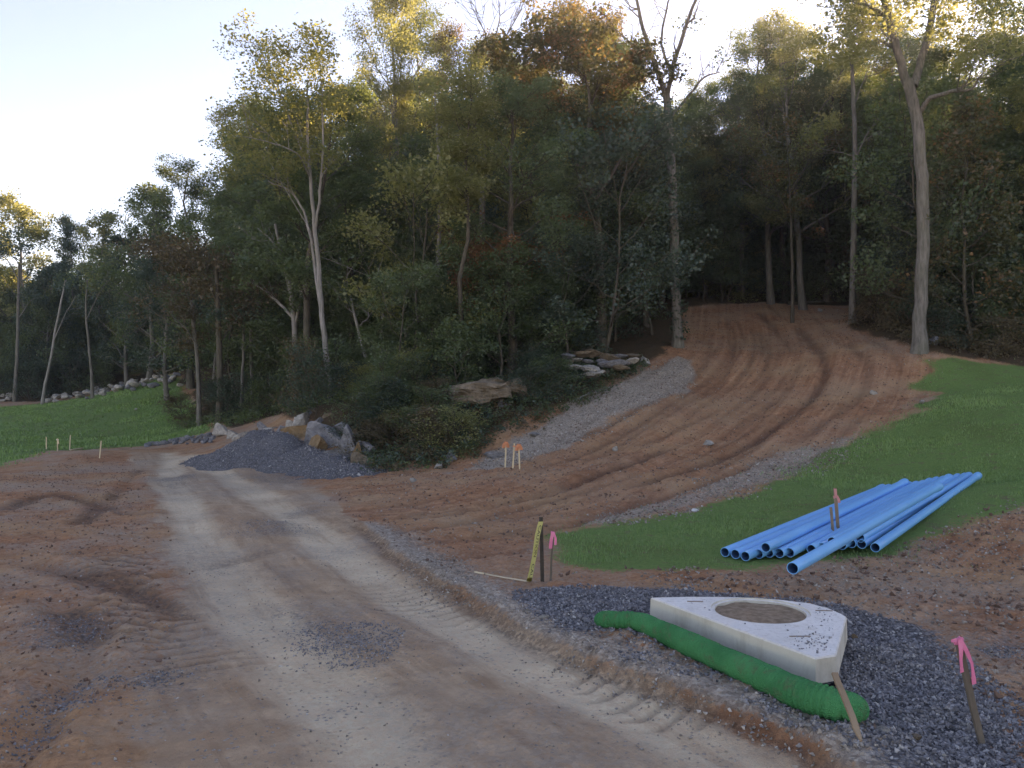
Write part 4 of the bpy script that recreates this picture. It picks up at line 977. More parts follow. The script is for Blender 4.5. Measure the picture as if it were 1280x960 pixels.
for i, (u, v, d, s, m) in enumerate([(392, 532, 23.6, .34, 'rock_grey'), (424, 536, 23, .36, 'rock_grey'), (396, 560, 22.2, .4, 'rock_ochre'), (366, 535, 24.2, .3, 'rock_pale'), (442, 545, 22.4, .3, 'rock_brown'), (350, 550, 24, .3, 'rock_ochre'), (412, 524, 24, .26, 'rock_brown'), (456, 560, 21.6, .3, 'rock_grey'), (384, 518, 24.8, .22, 'rock_grey'), (330, 533, 26.5, .24, 'rock_grey')]):
    p = at(u, v, d); LATER.append((put_rock(p[0], d, 1.0, m, '', 'jagged rocks of the cut bank', 'rock', 'rock', None, (s * 1.3, s, s * 1.15), 0, HER[(i + 1) % 4], .4, rb, zabs=p[2] - .05), {'rock_grey': 'grey', 'rock_pale': 'pale', 'rock_ochre': 'ochre', 'rock_brown': 'brown'}[m] + ' jagged rock wedged in the cut bank behind the gravel heap'))
LEDGE = [rock_mesh('ledge_rock', 700 + i, M['rock_grey'], 3, 16, (1, .8, .42), .05, .5, .92) for i in range(4)]
# bedded ledges
def ledge_block(u, v, d, wx, wy, wz, m, l, grp=None, seed=0):
    from mathutils import noise as mn
    bm = bmesh.new(); bmesh.ops.create_cube(bm, size=1.0); bmesh.ops.subdivide_edges(bm, edges=bm.edges[:], cuts=7, use_grid_fill=True)
    for q in bm.verts:
        c = q.co.copy(); ro = 1 - .10 * (abs(c.x * 2) ** 5 + abs(c.y * 2) ** 5); a1 = Vector((c.x * 2.2 + seed, c.y * 2.2, c.z * 1.2)); f = mn.noise_vector(a1) * .13 + mn.noise_vector(a1 * 3.1) * .06
        th = .55 + .6 * (mn.noise(Vector((c.x * 2.5 + seed * 3, c.y * 2, 4))) + .5) - .45 * abs(c.x) ** 2
        q.co = Vector(((c.x * ro + f.x) * wx, (c.y * ro + f.y) * wy, (c.z * th + f.z * .9) * wz))
    p = at(u, v, d); o = link('rock', bm_mesh('rock', bm, M[m]), None, p, (rb.normal() * .04, rb.normal() * .06, rb.normal() * .2)); tag(o, l, "rock", grp)
    if grp: LATER.append((o, l))
    return o
k = 0
for row, (v0, n, x0, x1) in enumerate([(444, 6, 704, 800), (451, 7, 706, 798), (459, 6, 712, 790), (467, 4, 716, 762)]):
    for j in range(n):
        u = x0 + (x1 - x0) * (j + .5) / n + rb.normal() * 3; d = 27.4 - row * .35 + rb.normal() * .2
        p = at(u, v0 + rb.normal() * 2.0, d); w_ = rb.uniform(.24, .46); LATER.append((put_rock(p[0], d, 1.0, ['rock_grey', 'rock_grey', 'rock_brown', 'rock_pale'][int(rb.integers(4))], '', 'blocks of the layered rock ledge', 'rock', 'rock', rb.uniform(-.5, .5), (w_, w_, w_ * rb.uniform(.7, 1.0)), 0, LEDGE[int(rb.integers(4))], .1, rb, zabs=p[2]), ['top course', 'second course', 'third course', 'lowest course'][row] + ' block of the layered grey rock ledge on upper bank')); k += 1
for i, (u, v, d, sc, m, l) in enumerate([(604, 505, 24.0, (.75, .7, .40), 'rock_ochre', 'ochre block under the brown overhanging slab'), (592, 516, 23.6, (.6, .6, .36), 'rock_ochre', 'stained lowest block under the brown overhanging slab'), (638, 487, 24.6, (.6, .6, .34), 'rock_brown', 'brown block behind the right end of the overhanging slab'), (574, 506, 23.9, (.42, .4, .3), 'rock_brown', 'small brown block left under the overhanging slab'), (632, 508, 24.0, (.45, .5, .3), 'rock_grey', 'grey block below the right end of the overhanging slab')]):
    if i == 0: p = at(602, 490, 23.9); ledge_block(600, 490, 23.9, 1.75, 1.5, .62, 'rock_brown', 'large brown overhanging slab of the rock ledge in mid bank', None, 3); ledge_block(628, 485, 24.6, 1.3, 1.2, .5, 'rock_brown', 'second brown slab behind the large overhanging one in mid bank', None, 8)
    p = at(u, v, d); put_rock(p[0], d, 1.0, m, l, None, 'rock', 'rock', rb.uniform(-.3, .3), sc, 0, HER[i % 4], .08, rb, zabs=p[2] - .05)
for i, (u, v, s, m, sc, l) in enumerate([(806, 457, .30, 'rock_pale', (1, .9, .9), 'single rounded white rock at the top of the grey gravel strip'), (563, 577, .26, 'rock_grey', (1.2, .8, .8), 'blue-grey rock at the foot of the bank left of the three orange-topped stakes'), (550, 585, .2, 'rock_pale', (1.3, .9, .7), 'pale rock just left of the blue-grey one at the bank foot'),
        (617, 570, .30, 'rock_grey', (1.5, .9, .45), 'flat grey rock just left of the three orange-topped stakes'), (534, 530, .2, 'rock_pale', (1.3, 1, .7), 'small white rock high on the shrubby bank'), (502, 532, .16, 'rock_pale', (1, 1, 1), 'small pale rock among shrubs on the left of the bank'), (515, 601, .12, 'rock_pale', (1.4, 1, .7), 'small stone on red soil below the bank'),
        (1166, 436, .30, 'rock_grey', (1.4, .9, .8), 'low grey rock at the foot of the big leaning tree'), (1024, 389, .2, 'rock_pale', (1.4, 1, .6), 'small white stone at the top right of the dirt track'), (884, 556, .2, 'rock_pale', (1.4, 1, .5), 'pale flat stone in the middle of the dirt track'), (1092, 492, .16, 'rock_pale', (1.2, 1, .6), 'pale stone on the right side of the dirt track'), (1152, 505, .14, 'rock_pale', (1.3, 1, .6), 'white stone at the grass edge of the track'), (770, 562, .12, 'rock_pale', (1, 1, .7), 'small stone on the lower dirt track')]):
    p = pg(u, v); put_rock(*p, s, m, l, None, 'rock', 'rock', None, sc, .35, HER[i % 4], .1, rb)
for i, (u, v, s) in enumerate([(448, 510, .3), (470, 545, .25), (478, 575, .22), (520, 560, .2), (490, 500, .3), (560, 540, .2), (585, 552, .18), (668, 545, .16), (655, 530, .14)]):
    p = pg(u, v); put_rock(*p, s, ['rock_pale', 'rock_grey', 'rock_brown'][i % 3], ['pale', 'grey', 'brown'][i % 3] + ' half-buried rock showing between shrubs on the steep bank', 'half-buried rocks on the steep bank', 'rock', 'rock', None, (1.2, 1, .8), .3, None, .2, rb); LATER.append((bpy.data.objects[[o.name for o in COL.objects][-1]], ['pale', 'grey', 'brown'][i % 3] + ' half-buried rock between shrubs on the steep bank'))
# pebbles around the foot of the green roll
for (u, v, s, l, m) in [(1062, 900, .045, 'white broken stone against the stake at the end of the green roll', 'rock_pale'), (1056, 917, .05, 'pale lump of stone just below the stake at the green roll', 'rock_pale'), (1106, 941, .042, 'larger pale cobble on the dark gravel near the bottom edge', 'rock_pale'), (1068, 803, .04, 'rust-brown stone on the dark gravel beside the concrete slab', 'rock_ochre'), (1142, 945, .05, 'olive-brown cobble sunk in the dark gravel near the bottom edge', 'rock_brown'), (679, 785, .045, 'small bright white stone between road bank and dark gravel', 'rock_pale'), (1010, 936, .03, 'small cobble on the road bank near the bottom edge', 'rock_pale')]:
    p = pg(u, v); put_rock(*p, s, m, l, None, 'stone', 'stone', None, (1.2, .9, .8), .3, None, .2, rb)

# ================================================================== heap of crushed stone
def heap():
    pk = [(326, 583, 23.0, .86, 1.75), (350, 583, 22.6, .84, 1.7), (383, 585, 21.8, .55, 1.4), (412, 588, 21.0, .32, 1.1), (438, 590, 20.4, .15, .8), (302, 575, 23.8, .50, 1.3)]
    C = [((u - 640) / FPX * d, d, h, r) for u, v, d, h, r in pk]
    xs = np.linspace(-13, -2.3, 190); ys = np.linspace(17.5, 29, 190); X, Y = np.meshgrid(xs, ys); x, y = X.ravel(), Y.ravel()
    h = np.full(x.shape, -1.0)
    for cx, cy, hh, r in C:
        rr = np.hypot(x - cx, y - cy) + 0.35 * fbm(x, y, .9, 3, int(cx * 7) % 50)
        h = np.maximum(h, hh * (1.10 - rr / r * 1.1))
    h = np.minimum(h, .90 + .05 * fbm(x, y, .5, 2, 4)) + .05 * fbm(x, y, .35, 4, 61) + .03 * np.abs(fbm(x, y, .12, 2, 62))
    z = h; g = ground(x, y); h = z - g
    n = len(xs); i, j = np.meshgrid(np.arange(n - 1), np.arange(n - 1)); b = (j * n + i).ravel(); F = np.stack([b, b + 1, b + n + 1, b + n], 1)
    F = F[(h[F] > -.06).any(1)]; u, inv = np.unique(F.ravel(), return_inverse=True)
    t = NT('crushed_stone'); P = t.obj(); v1 = t.n('TexVoronoi', inp={'Vector': P, 'Scale': 26.0}); s1 = t.n('SeparateColor'); t.set(s1.inputs[0], v1.outputs['Color'])
    c = t.ramp(s1.outputs[0], (0.085, 0.088, 0.096), (0.19, 0.194, 0.21)); c = t.mix(t.rng(t.noise(P, .9, 4), .35, .7, 0, .6), c, (0.16, 0.163, 0.175)); c = t.mix(t.rng(v1.outputs[0], .4, .8, 0, .6), c, (0.05, 0.05, 0.055))
    M['heap'] = t.bsdf(c, .9, t.bump(t.math('ADD', t.math('MULTIPLY', v1.outputs[0], -1.0), t.noise(P, 60, 3)), .7, .03), .2)
    ctr = np.array([x.mean(), y.mean(), 0])
    o = link('gravel_heap', mesh_np('gravel_heap', np.stack([x, y, z], 1)[u] - ctr, inv.reshape(F.shape), M['heap'], True), None, ctr)
    tag(o, 'long heap of dark grey crushed stone beside the road bend', 'gravel heap')
    return x, y, z, h
HEAP = heap()

# ================================================================== loose stone, clods, grass
def stones(name, X, Y, S_, mat, label, zoff=None, flat=.7, seed=1):
    r = np.random.default_rng(seed); n = len(X)
    Z = ground(X, Y) if zoff is None else zoff
    B = np.array([[1, 0, 0], [-1, 0, 0], [0, 1, 0], [0, -1, 0], [0, 0, 1], [0, 0, -1]], float)
    F0 = np.array([[0, 2, 4], [2, 1, 4], [1, 3, 4], [3, 0, 4], [2, 0, 5], [1, 2, 5], [3, 1, 5], [0, 3, 5]])
    P = B[None] * r.uniform(.55, 1.25, (n, 6, 1)) + r.normal(0, .22, (n, 6, 3)); P[:, :, 2] *= flat; P *= r.uniform(.7, 1.3, (n, 1, 3))
    q = r.normal(size=(n, 4)); q /= np.linalg.norm(q, axis=1)[:, None]; w, a, b, c = q.T
    Rm = np.stack([1 - 2 * (b * b + c * c), 2 * (a * b - c * w), 2 * (a * c + b * w), 2 * (a * b + c * w), 1 - 2 * (a * a + c * c), 2 * (b * c - a * w), 2 * (a * c - b * w), 2 * (b * c + a * w), 1 - 2 * (a * a + b * b)], 1).reshape(n, 3, 3)
    P = np.einsum('nij,nkj->nki', Rm, P) * S_[:, None, None]
    P += np.stack([X, Y, Z + S_ * .25], 1)[:, None]
    F = (F0[None] + (np.arange(n) * 6)[:, None, None]).reshape(-1, 3)
    o = link(name, mesh_np(name, P.reshape(-1, 3), F, mat, False, fattr={'tint': np.repeat(r.uniform(0, 1, n), 8)})); tag(o, label, None, None, 'stuff'); return o
def mat_stone(name, a, b, hi=(0.45, 0.45, 0.44), p=.93):
    t = NT(name); ti = t.n('Attribute', attribute_name='tint').outputs['Fac']; c = t.ramp(ti, a, b); c = t.mix(t.rng(ti, p, p + .02), c, hi)
    return t.bsdf(t.mix(t.rng(t.noise(t.world(), 60, 3), .3, .7, 0, .35), c, (0.10, 0.09, 0.085)), .85, None, .3)
M['st_blue'] = mat_stone('blue_grey_stone', (0.10, 0.102, 0.112), (0.32, 0.322, 0.34))
M['st_soil'] = mat_stone('soil_stone', (0.19, 0.155, 0.125), (0.40, 0.36, 0.31), (.5, .47, .43), .9)
M['clod'] = mat_stone('clay_clod', (0.12, 0.066, 0.045), (0.25, 0.15, 0.11), (.32, .24, .19), .93)
def scatter(poly, n, seed, wob=.35):
    r = np.random.default_rng(seed); lo, hi = poly.min(0), poly.max(0); X = r.uniform(lo[0], hi[0], n * 3); Y = r.uniform(lo[1], hi[1], n * 3)
    d = sd(poly, X, Y) + fbm(X, Y, .7, 3, 8) * wob * 2 + r.normal(0, .12, n * 3); k = np.nonzero(d > 0)[0][:n]; return X[k], Y[k], r
X, Y, r = scatter(Z_BLUE, 26000, 71); gA, gB = on_z(813, 768, .1)[:2], on_z(1020, 846, .1)[:2]; g_, l_, a_ = along(np.array([gA, gB]), X, Y); k_ = g_ > .13; X, Y = X[k_], Y[k_]; stones('gravel', X, Y, r.uniform(.007, .019, len(X)), M['st_blue'], 'loose blue-grey crushed stone around the concrete slab', seed=1)
X, Y, r = scatter(PL([(560, 740), (700, 790), (860, 840), (1010, 900), (1100, 945), (0, 2.4, 3.3), (0, 1.7, 3.6), (940, 905), (760, 835), (640, 785), (500, 700), (560, 700)]), 5000, 72); stones('bank_gravel', X, Y, r.uniform(.005, .017, len(X)), M['st_soil'], 'small loose stones along the scraped bank beside the road', seed=2)
for i, (pl, nn) in enumerate(zip(Z_GRASP, [300, 100, 1500, 200, 600, 200, 200, 500, 500, 80])):
    X, Y, r = scatter(pl, nn, 80 + i, .5); stones('gravel', X, Y, r.uniform(.004, .0115, len(X)), M['st_blue'], 'thin scatter of blue-grey gravel spilled on the dirt', seed=3 + i)
X, Y, r = scatter(Z_STRIP, 5000, 90); stones('slope_gravel', X, Y, r.uniform(.010, .036, len(X)) , M['st_soil'], 'grey stones on the slope strip along the track', seed=20)
X, Y, r = scatter(Z_RSTRIP, 2600, 91); stones('slope_gravel', X, Y, r.uniform(.01, .035, len(X)), M['st_soil'], 'grey stones between track and right lawn', seed=21)
X, Y, r = scatter(Z_TRACK, 5000, 92); stones('track_stones', X, Y, r.uniform(.008, .02, len(X)) * np.where(r.random(len(X)) < .04, 1.7, 1), M['st_soil'], 'pebbles strewn over the red dirt track', seed=22)
X, Y, r = scatter(Z_TRACK, 4000, 93); stones('clods', X, Y, r.uniform(.012, .035, len(X)), M['clod'], 'red clay clods on the dirt track', seed=23)
Z_LEFT = PL([(0, 595), (90, 568), (170, 575), (195, 640), (215, 740), (170, 860), (140, 960), (0, -2.5, 2.6), (0, -9, 3), (0, -12, 12), (0, -14, 18)])
X, Y, r = scatter(Z_LEFT, 4500, 94); stones('clods', X, Y, r.uniform(.006, .024, len(X)), M['clod'], 'red clay clods on the left side of the road', seed=24)
X, Y, r = scatter(Z_LEFT, 6000, 98); stones('soil_stones', X, Y, r.uniform(.004, .013, len(X)), M['st_soil'], 'small stones in the bare soil left of the road', seed=34)
Z_RIGHT = PL([(700, 720), (880, 716), (1100, 695), (1180, 660), (1280, 630), (0, 12, 12), (0, 10, 4), (1280, 880), (1200, 800), (1060, 762), (820, 740)])
X, Y, r = scatter(Z_RIGHT, 8000, 95); stones('soil_stones', X, Y, r.uniform(.007, .022, len(X)), M['st_soil'], 'small stones in the bare soil between pipes and concrete slab', seed=25)
X, Y, r = scatter(Z_RIGHT, 3000, 96); stones('clods', X, Y, r.uniform(.01, .035, len(X)), M['clod'], 'clods in the bare soil between pipes and concrete slab', seed=26)
X, Y, r = scatter(Z_ROAD, 16000, 97, .1); k_ = Y < 10; X, Y = X[k_], Y[k_]; X, Y, r_ = X[Y > 3.2], Y[Y > 3.2], r; stones('road_stones', X, Y, r.uniform(.004, .012, len(X)), M['st_soil'], 'small stones lying on the packed road', seed=27)
x, y, z, h = HEAP; k = np.random.default_rng(3).choice(np.nonzero(h > 0)[0], 5000); jx = RNG.normal(0, .03, 5000)
k2 = k[:260]; stones('heap_stones', x[k2] + .05, y[k2], RNG.uniform(.02, .045, 260), M['st_blue'], 'larger stones on the gravel heap', z[k2], seed=29)
stones('heap_stones', x[k] + jx, y[k] + jx[::-1], RNG.uniform(.010, .024, 5000), M['st_blue'], 'loose stones on the surface of the gravel heap', z[k] + .005, seed=28)

def cover(poly, n, size, mat, label, seed, name='ground_cover', hmax=.35):
    r = np.random.default_rng(seed); X, Y, r = scatter(poly, n // 25, seed, .3); C = np.stack([X, Y, ground(X, Y) + r.uniform(.03, hmax, len(X)) ], 1)
    tag(link(name, leaf_mesh(name, C, 25, .26, size, r, M[mat])), label, None, None, 'stuff')
BANK = PL([(446, 590), (440, 560), (450, 510), (560, 480), (690, 450), (800, 462), (720, 512), (640, 548), (560, 585), (500, 592)])
cover(BANK, 18000, .065, 'leaf_green', 'green weeds covering the steep bank', 50)
cover(BANK, 14000, .065, 'leaf_dark', 'weeds and creepers covering the steep bank', 51)
cover(BANK, 16000, .06, 'leaf_brown', 'dry brown weeds and leaf litter on the steep bank', 52, 'dry_weeds', .2)
cover(PL([(700, 478), (770, 476), (800, 466), (806, 460), (790, 458), (700, 462)]), 5000, .06, 'leaf_green', 'weeds growing over the layered ledge', 55)
cover(PL([(225, 528), (262, 520), (300, 515), (440, 505), (446, 530), (350, 520), (300, 534), (262, 534)]), 16000, .07, 'leaf_green', 'weeds among the trunks behind the gravel heap', 53)
cover(PL([(1070, 400), (1150, 440), (1290, 452), (1290, 440), (1150, 420), (1080, 385)]), 12000, .07, 'leaf_brown', 'brown weeds at the wood edge behind the right lawn', 54, 'dry_weeds')
def grass(poly, n, hmin, hmax, w, label, seed, pw=None, name='grass'):
    r = np.random.default_rng(seed); lo, hi = poly.min(0), poly.max(0); X = r.uniform(lo[0], hi[0], n * 4); Y = r.uniform(lo[1], hi[1], n * 4)
    d = sd(poly, X, Y) + fbm(X, Y, 1.2, 3, 5) * .9; thin = fbm(X, Y, 1.6, 3, 77)
    keep = (d + r.normal(0, .35, n * 4) > 0.05) & (thin + r.uniform(-.35, .6, n * 4) > -.02) & (np.abs(X) < Y * .72 + 2)
    if pw: keep &= r.random(n * 4) < np.clip((pw / Y) ** 1.3, 0, 1)
    k = np.nonzero(keep)[0][:n]; X, Y = X[k], Y[k]; n = len(X); Z = ground(X, Y) - .01
    H = r.uniform(hmin, hmax, n) * (1 + .8 * np.clip(thin[k], -.5, .6)); sc = np.clip(Y / 12, .7, 3); Wd = w * sc * r.uniform(.6, 1.4, n); a = r.uniform(0, 6.28, n); le = r.normal(0, .45, n)
    ux, uy = np.cos(a), np.sin(a); Pb = np.stack([X, Y, Z], 1); sd_ = np.stack([ux, uy, 0 * X], 1) * Wd[:, None]; tip = np.stack([X - uy * H * le, Y + ux * H * le, Z + H], 1)
    V = np.stack([Pb - sd_, Pb + sd_, tip], 1).reshape(-1, 3); F = np.arange(3 * n).reshape(n, 3)
    tn = np.clip(.5 + thin[k] * .9 + r.normal(0, .22, n), 0, 1)
    o = link(name, mesh_np(name, V, F, M['grass'], False, fattr={'tint': tn})); tag(o, label, None, None, 'stuff'); print(name, n); return o
grass(Z_LAWN_R, 190000, .028, .066, .007, 'short green grass of the right lawn', 41, 13)
grass(Z_LAWN_L, 60000, .05, .11, .010, 'short green grass of the left lawn', 42, 40)

# ================================================================== concrete inlet top
def slab():
    ZT = .295; B_ = .165
    pix = [(813.3, 746.8), (862, 745.6), (900, 745.8), (937, 746.8), (975, 749.5), (1013, 754), (1038, 761), (1053, 767.5), (1058.5, 771), (1045.2, 818.6), (1019.4, 822.6)]
    top = np.array([on_z(u, v, ZT)[:2] for u, v in pix]); c = top.mean(0)
    # bevel by an inset ring
    n = len(top)
    hc = on_z(950, 762.4, ZT)[:2]; hr = .345
    base = ZT - B_
    o = bpy.data.objects.new('concrete_slab', None); COL.objects.link(o); o.location = (c[0], c[1], base)
    tag(o, 'pale concrete inlet top slab with a round dirt-filled opening, lying on dark gravel', 'concrete slab')
    T = top - c; H = hc - c
    def offs(P, d):
        q = []
        for i in range(n):
            a = P[i] - P[i - 1]; b = P[(i + 1) % n] - P[i]; na = np.array([a[1], -a[0]]) / np.linalg.norm(a); nb = np.array([b[1], -b[0]]) / np.linalg.norm(b); m = na + nb; m /= np.dot(m, na) + 1e-9 if np.dot(m, na) > .3 else 1
            q.append(P[i] + m * d)
        return np.array(q)
    ar = sum(T[i - 1][0] * T[i][1] - T[i][0] * T[i - 1][1] for i in range(n)); sg = -1 if ar > 0 else 1
    In = offs(T, sg * .008)
    m = 40; ang = np.arange(m) * 2 * math.pi / m; C = np.stack([np.cos(ang), np.sin(ang)], 1)
    bm = bmesh.new()
    def ring(P, z): return [bm.verts.new((p[0], p[1], z)) for p in P]
    def strip(a, b):
        k = len(a)
        for i in range(k): bm.faces.new((a[i], a[(i + 1) % k], b[(i + 1) % k], b[i]))
    r0 = ring(offs(T, -sg * .004), 0); r1 = ring(T, B_ - .010); r2 = ring(In, B_)
    strip(r0, r1); strip(r1, r2)
    h0 = ring(H + C * (hr + .028), B_); h1 = ring(H + C * (hr + .024), B_ - .012); h2 = ring(H + C * hr, B_ - .013); h3 = ring(H + C * hr, 0)
    es = [bm.edges.get((r2[i], r2[(i + 1) % n])) for i in range(n)] + [bm.edges.new((h0[i], h0[(i + 1) % m])) for i in range(m)]
    bmesh.ops.triangle_fill(bm, edges=es, use_beauty=True)
    strip(h0, h1); strip(h1, h2); strip(h2, h3)
    bmesh.ops.recalc_face_normals(bm, faces=bm.faces[:])
    t = NT('weathered_concrete'); P = t.obj(); n1 = t.noise(P, 2.5, 5, .6); n2 = t.noise(P, 30, 5, .65)
    g = t.n('NewGeometry'); sx = t.n('SeparateXYZ'); t.set(sx.inputs[0], g.outputs['Normal'])
    side = t.rng(sx.outputs[2], .8, .3)
    col = t.ramp(n1, (0.62, 0.61, 0.58), (0.77, 0.76, 0.73), .3, .7); col = t.mix(t.rng(n2, .50, .72, 0, .55), col, (0.40, 0.38, 0.35)); col = t.mix(t.rng(t.noise(P, 6, 6, .75), .54, .70, 0, .5), col, (0.42, 0.37, 0.30)); col = t.mix(t.rng(t.voro(P, 42), .10, .04), col, (0.25, 0.24, 0.23))
    st = t.noise(t.n('Mapping', inp={'Vector': P, 'Scale': (3.2, 3.2, 1.0)}).outputs[0], 1.0, 6, .7)
    sc_ = t.ramp(st, (0.52, 0.50, 0.42), (0.28, 0.24, 0.17), .48, .74); col = t.mix(t.math('MULTIPLY', side, .8), col, sc_)
    M['concrete'] = t.bsdf(col, .85, t.bump(t.math('ADD', n2, t.rng(t.voro(P, 26), .0, .12, 0, .5)), .35, .008), .3)
    b = link('slab_body', bm_mesh('slab_body', bm, M['concrete']), o)
    bm = bmesh.new(); rs_ = T * .80; v0 = [bm.verts.new((q[0], q[1], -.45)) for q in rs_]; v1 = [bm.verts.new((q[0], q[1], -.004)) for q in rs_]
    for i in range(n): bm.faces.new((v0[i], v0[(i + 1) % n], v1[(i + 1) % n], v1[i]))
    bmesh.ops.recalc_face_normals(bm, faces=bm.faces[:]); link('inlet_box', bm_mesh('inlet_box', bm, M['concrete']), o)
    # soil packed in the opening
    rr = np.linspace(0, hr - .002, 14); V = [(H[0], H[1], B_ - .035)]; F = []
    for i, q in enumerate(rr[1:]):
        for j in range(m): 
            V.append((H[0] + C[j][0] * q, H[1] + C[j][1] * q, B_ - .034 + .022 * float(fbm(np.array([C[j][0] * q * 5]), np.array([C[j][1] * q * 5]), 1, 3, 3)[0])))
    tri = np.array([[0, 1 + j, 1 + (j + 1) % m] for j in range(m)]); q4 = np.array([[1 + i * m + j, 1 + (i + 1) * m + j, 1 + (i + 1) * m + (j + 1) % m, 1 + i * m + (j + 1) % m] for i in range(len(rr) - 2) for j in range(m)])
    M['fill'] = mat_simple('packed_soil', (0.16, 0.115, 0.08), (0.34, 0.26, 0.19), 16, .95, .8, 50, .1)
    link('soil_fill', mesh_np('soil_fill', np.array(V), [tri, q4], M['fill'], True), o)
    # lifting pockets
    for (u, v, L, w, rz) in [(869, 752, .13, .022, -.05), (1000, 795.5, .15, .02, .02), (1030, 763.5, .13, .02, -.1)]:
        p = on_z(u, v, ZT)[:2] - c; bm = bmesh.new(); bmesh.ops.create_cube(bm, size=1); bmesh.ops.scale(bm, vec=(L, w, .006), verts=bm.verts); bmesh.ops.bevel(bm, geom=bm.edges[:], offset=.002, segments=1, affect='EDGES')
        link('lifting_pocket', bm_mesh('lifting_pocket', bm, M['fill']), o, (p[0], p[1], B_ + .0005), (0, 0, rz))
    # crumbs of gravel lying on it
    r = np.random.default_rng(17); xs, ys = [], []
    for (u, v, su, sv, k) in [(1015, 803, 14, 7, 70), (1030, 800, 18, 8, 30), (930, 752, 60, 4, 40), (1030, 775, 14, 10, 25), (900, 775, 50, 12, 25), (1040, 762, 10, 5, 20), (870, 762, 25, 6, 14)]:
        for _ in range(k):
            p = on_z(u + r.normal() * su, v + r.normal() * sv, ZT)[:2]
            if sd(top, p[:1], p[1:])[0] > .04 and np.hypot(*(p - hc)) > hr + .04: xs.append(p[0]); ys.append(p[1])
    xs, ys = np.array(xs), np.array(ys); stones('gravel_crumbs', xs, ys, r.uniform(.003, .011, len(xs)), M['st_blue'], 'crumbs of dark gravel lying on the concrete slab', np.full(len(xs), ZT + .001), seed=33)
    return top, ZT
SLAB = slab()

# ================================================================== green filter roll
def sock():
    pts = [(751, 774, .060), (754, 774, .076), (772, 775, .080), (797, 777, .086), (830, 791, .096), (871, 810, .104), (915, 829, .102), (959, 849, .106), (1000, 867, .110), (1038, 879, .108), (1055, 884, .104), (1066, 886, .092), (1070, 887, .075), (1071, 887, .04)]
    P, Rr = [], []
    for u, v, r in pts:
        r *= .84; z = .13
        for _ in range(6):
            q = on_z(u, v, z); z = gz(q[0], q[1]) + r * .88
        P.append(on_z(u, v, z)); Rr.append(r)
    P = smooth_line(P, 8) if False else np.array(P); s = np.linspace(0, len(P) - 1, 760)
    # catmull-rom through the surveyed points
    q = np.vstack([2 * P[0] - P[1], P, 2 * P[-1] - P[-2]]); i = np.clip(s.astype(int), 0, len(P) - 2); t = (s - i)[:, None]
    a, b, c, d = q[i], q[i + 1], q[i + 2], q[i + 3]; L = .5 * (2 * b + (c - a) * t + (2 * a - 5 * b + 4 * c - d) * t * t + (3 * b - a - 3 * c + d) * t ** 3)
    rad = np.interp(s, np.arange(len(P)), Rr); al = np.concatenate([[0], np.cumsum(np.linalg.norm(np.diff(L, axis=0), axis=1))])
    rad = rad * (1 + .05 * fbm(al, al * 0 + 2.0, .40, 3, 9)) + (.0030 + .0100 * np.clip(s / len(P) * 1.6 - .75, 0, 1)) * np.sin(2 * math.pi * al / .033)
    k = 28; ctr = L.mean(0); V, F = tubes_np([(L - ctr, rad)], k)
    V[:, 2] = np.where(V[:, 2] + ctr[2] < 0, V[:, 2], V[:, 2])
    V += (fbm(V[:, 0] + V[:, 2], V[:, 1] - V[:, 2], .16, 4, 5) * .010)[:, None] * np.array([.3, .3, 1])
    caps = []
    V = np.vstack([V, L[0] - ctr - (L[1] - L[0]) * 3, L[-1] - ctr + (L[-1] - L[-2]) * 3]); n = len(L)
    caps.append(np.array([[(j + 1) % k, j, n * k] for j in range(k)])); caps.append(np.array([[(n - 1) * k + j, (n - 1) * k + (j + 1) % k, n * k + 1] for j in range(k)]))
    t = NT('green_mesh_netting'); W_ = t.obj(); n1 = t.noise(W_, 3, 4); 
    col = t.ramp(n1, (0.024, 0.19, 0.075), (0.048, 0.32, 0.13), .3, .7); col = t.mix(t.rng(t.noise(W_, 9, 6, .72), .52, .70, 0, .65), col, (0.15, 0.125, 0.09))
    h = t.math('ADD', t.math('MULTIPLY', t.voro(W_, 140), .8), t.math('MULTIPLY', t.noise(W_, 12, 4), .8))
    M['sock'] = t.bsdf(col, 1.0, t.bump(h, .9, .014), .0)
    o = link('filter_roll', mesh_np('filter_roll', V, [F] + caps, M['sock'], True), None, ctr); tag(o, 'long green mesh filter roll lying along the front of the concrete slab', 'filter roll')
sock()

# ================================================================== stakes, posts and tapes
def mat_flat(name, c, rough=.6, trans=.3):
    t = NT(name); v = t.obj(); cc = t.mix(t.rng(t.noise(v, 18, 3), .3, .7, 0, .25), c, tuple(q * .7 for q in c)); d = t.n('BsdfDiffuse', inp={'Color': cc}); l = t.n('BsdfTranslucent', inp={'Color': cc}); m = t.n('MixShader', inp={0: trans})
    t.t.links.new(d.outputs[0], m.inputs[1]); t.t.links.new(l.outputs[0], m.inputs[2]); g = t.n('BsdfGlossy', inp={'Roughness': rough * .6}); m2 = t.n('MixShader', inp={0: .05}); t.t.links.new(m.outputs[0], m2.inputs[1]); t.t.links.new(g.outputs[0], m2.inputs[2]); t.t.links.new(m2.outputs[0], t.out.inputs[0]); return t.m
M['pink'] = mat_flat('pink_ribbon', (0.95, 0.27, 0.47)); M['orange'] = mat_flat('orange_ribbon', (0.72, 0.27, 0.12)); M['yellow'] = mat_flat('yellow_tape', (0.58, 0.54, 0.17)); M['pale_pink'] = mat_flat('faded_pink_ribbon', (0.75, 0.30, 0.28))
M['white'] = mat_flat('white_plastic', (0.75, 0.76, 0.78))
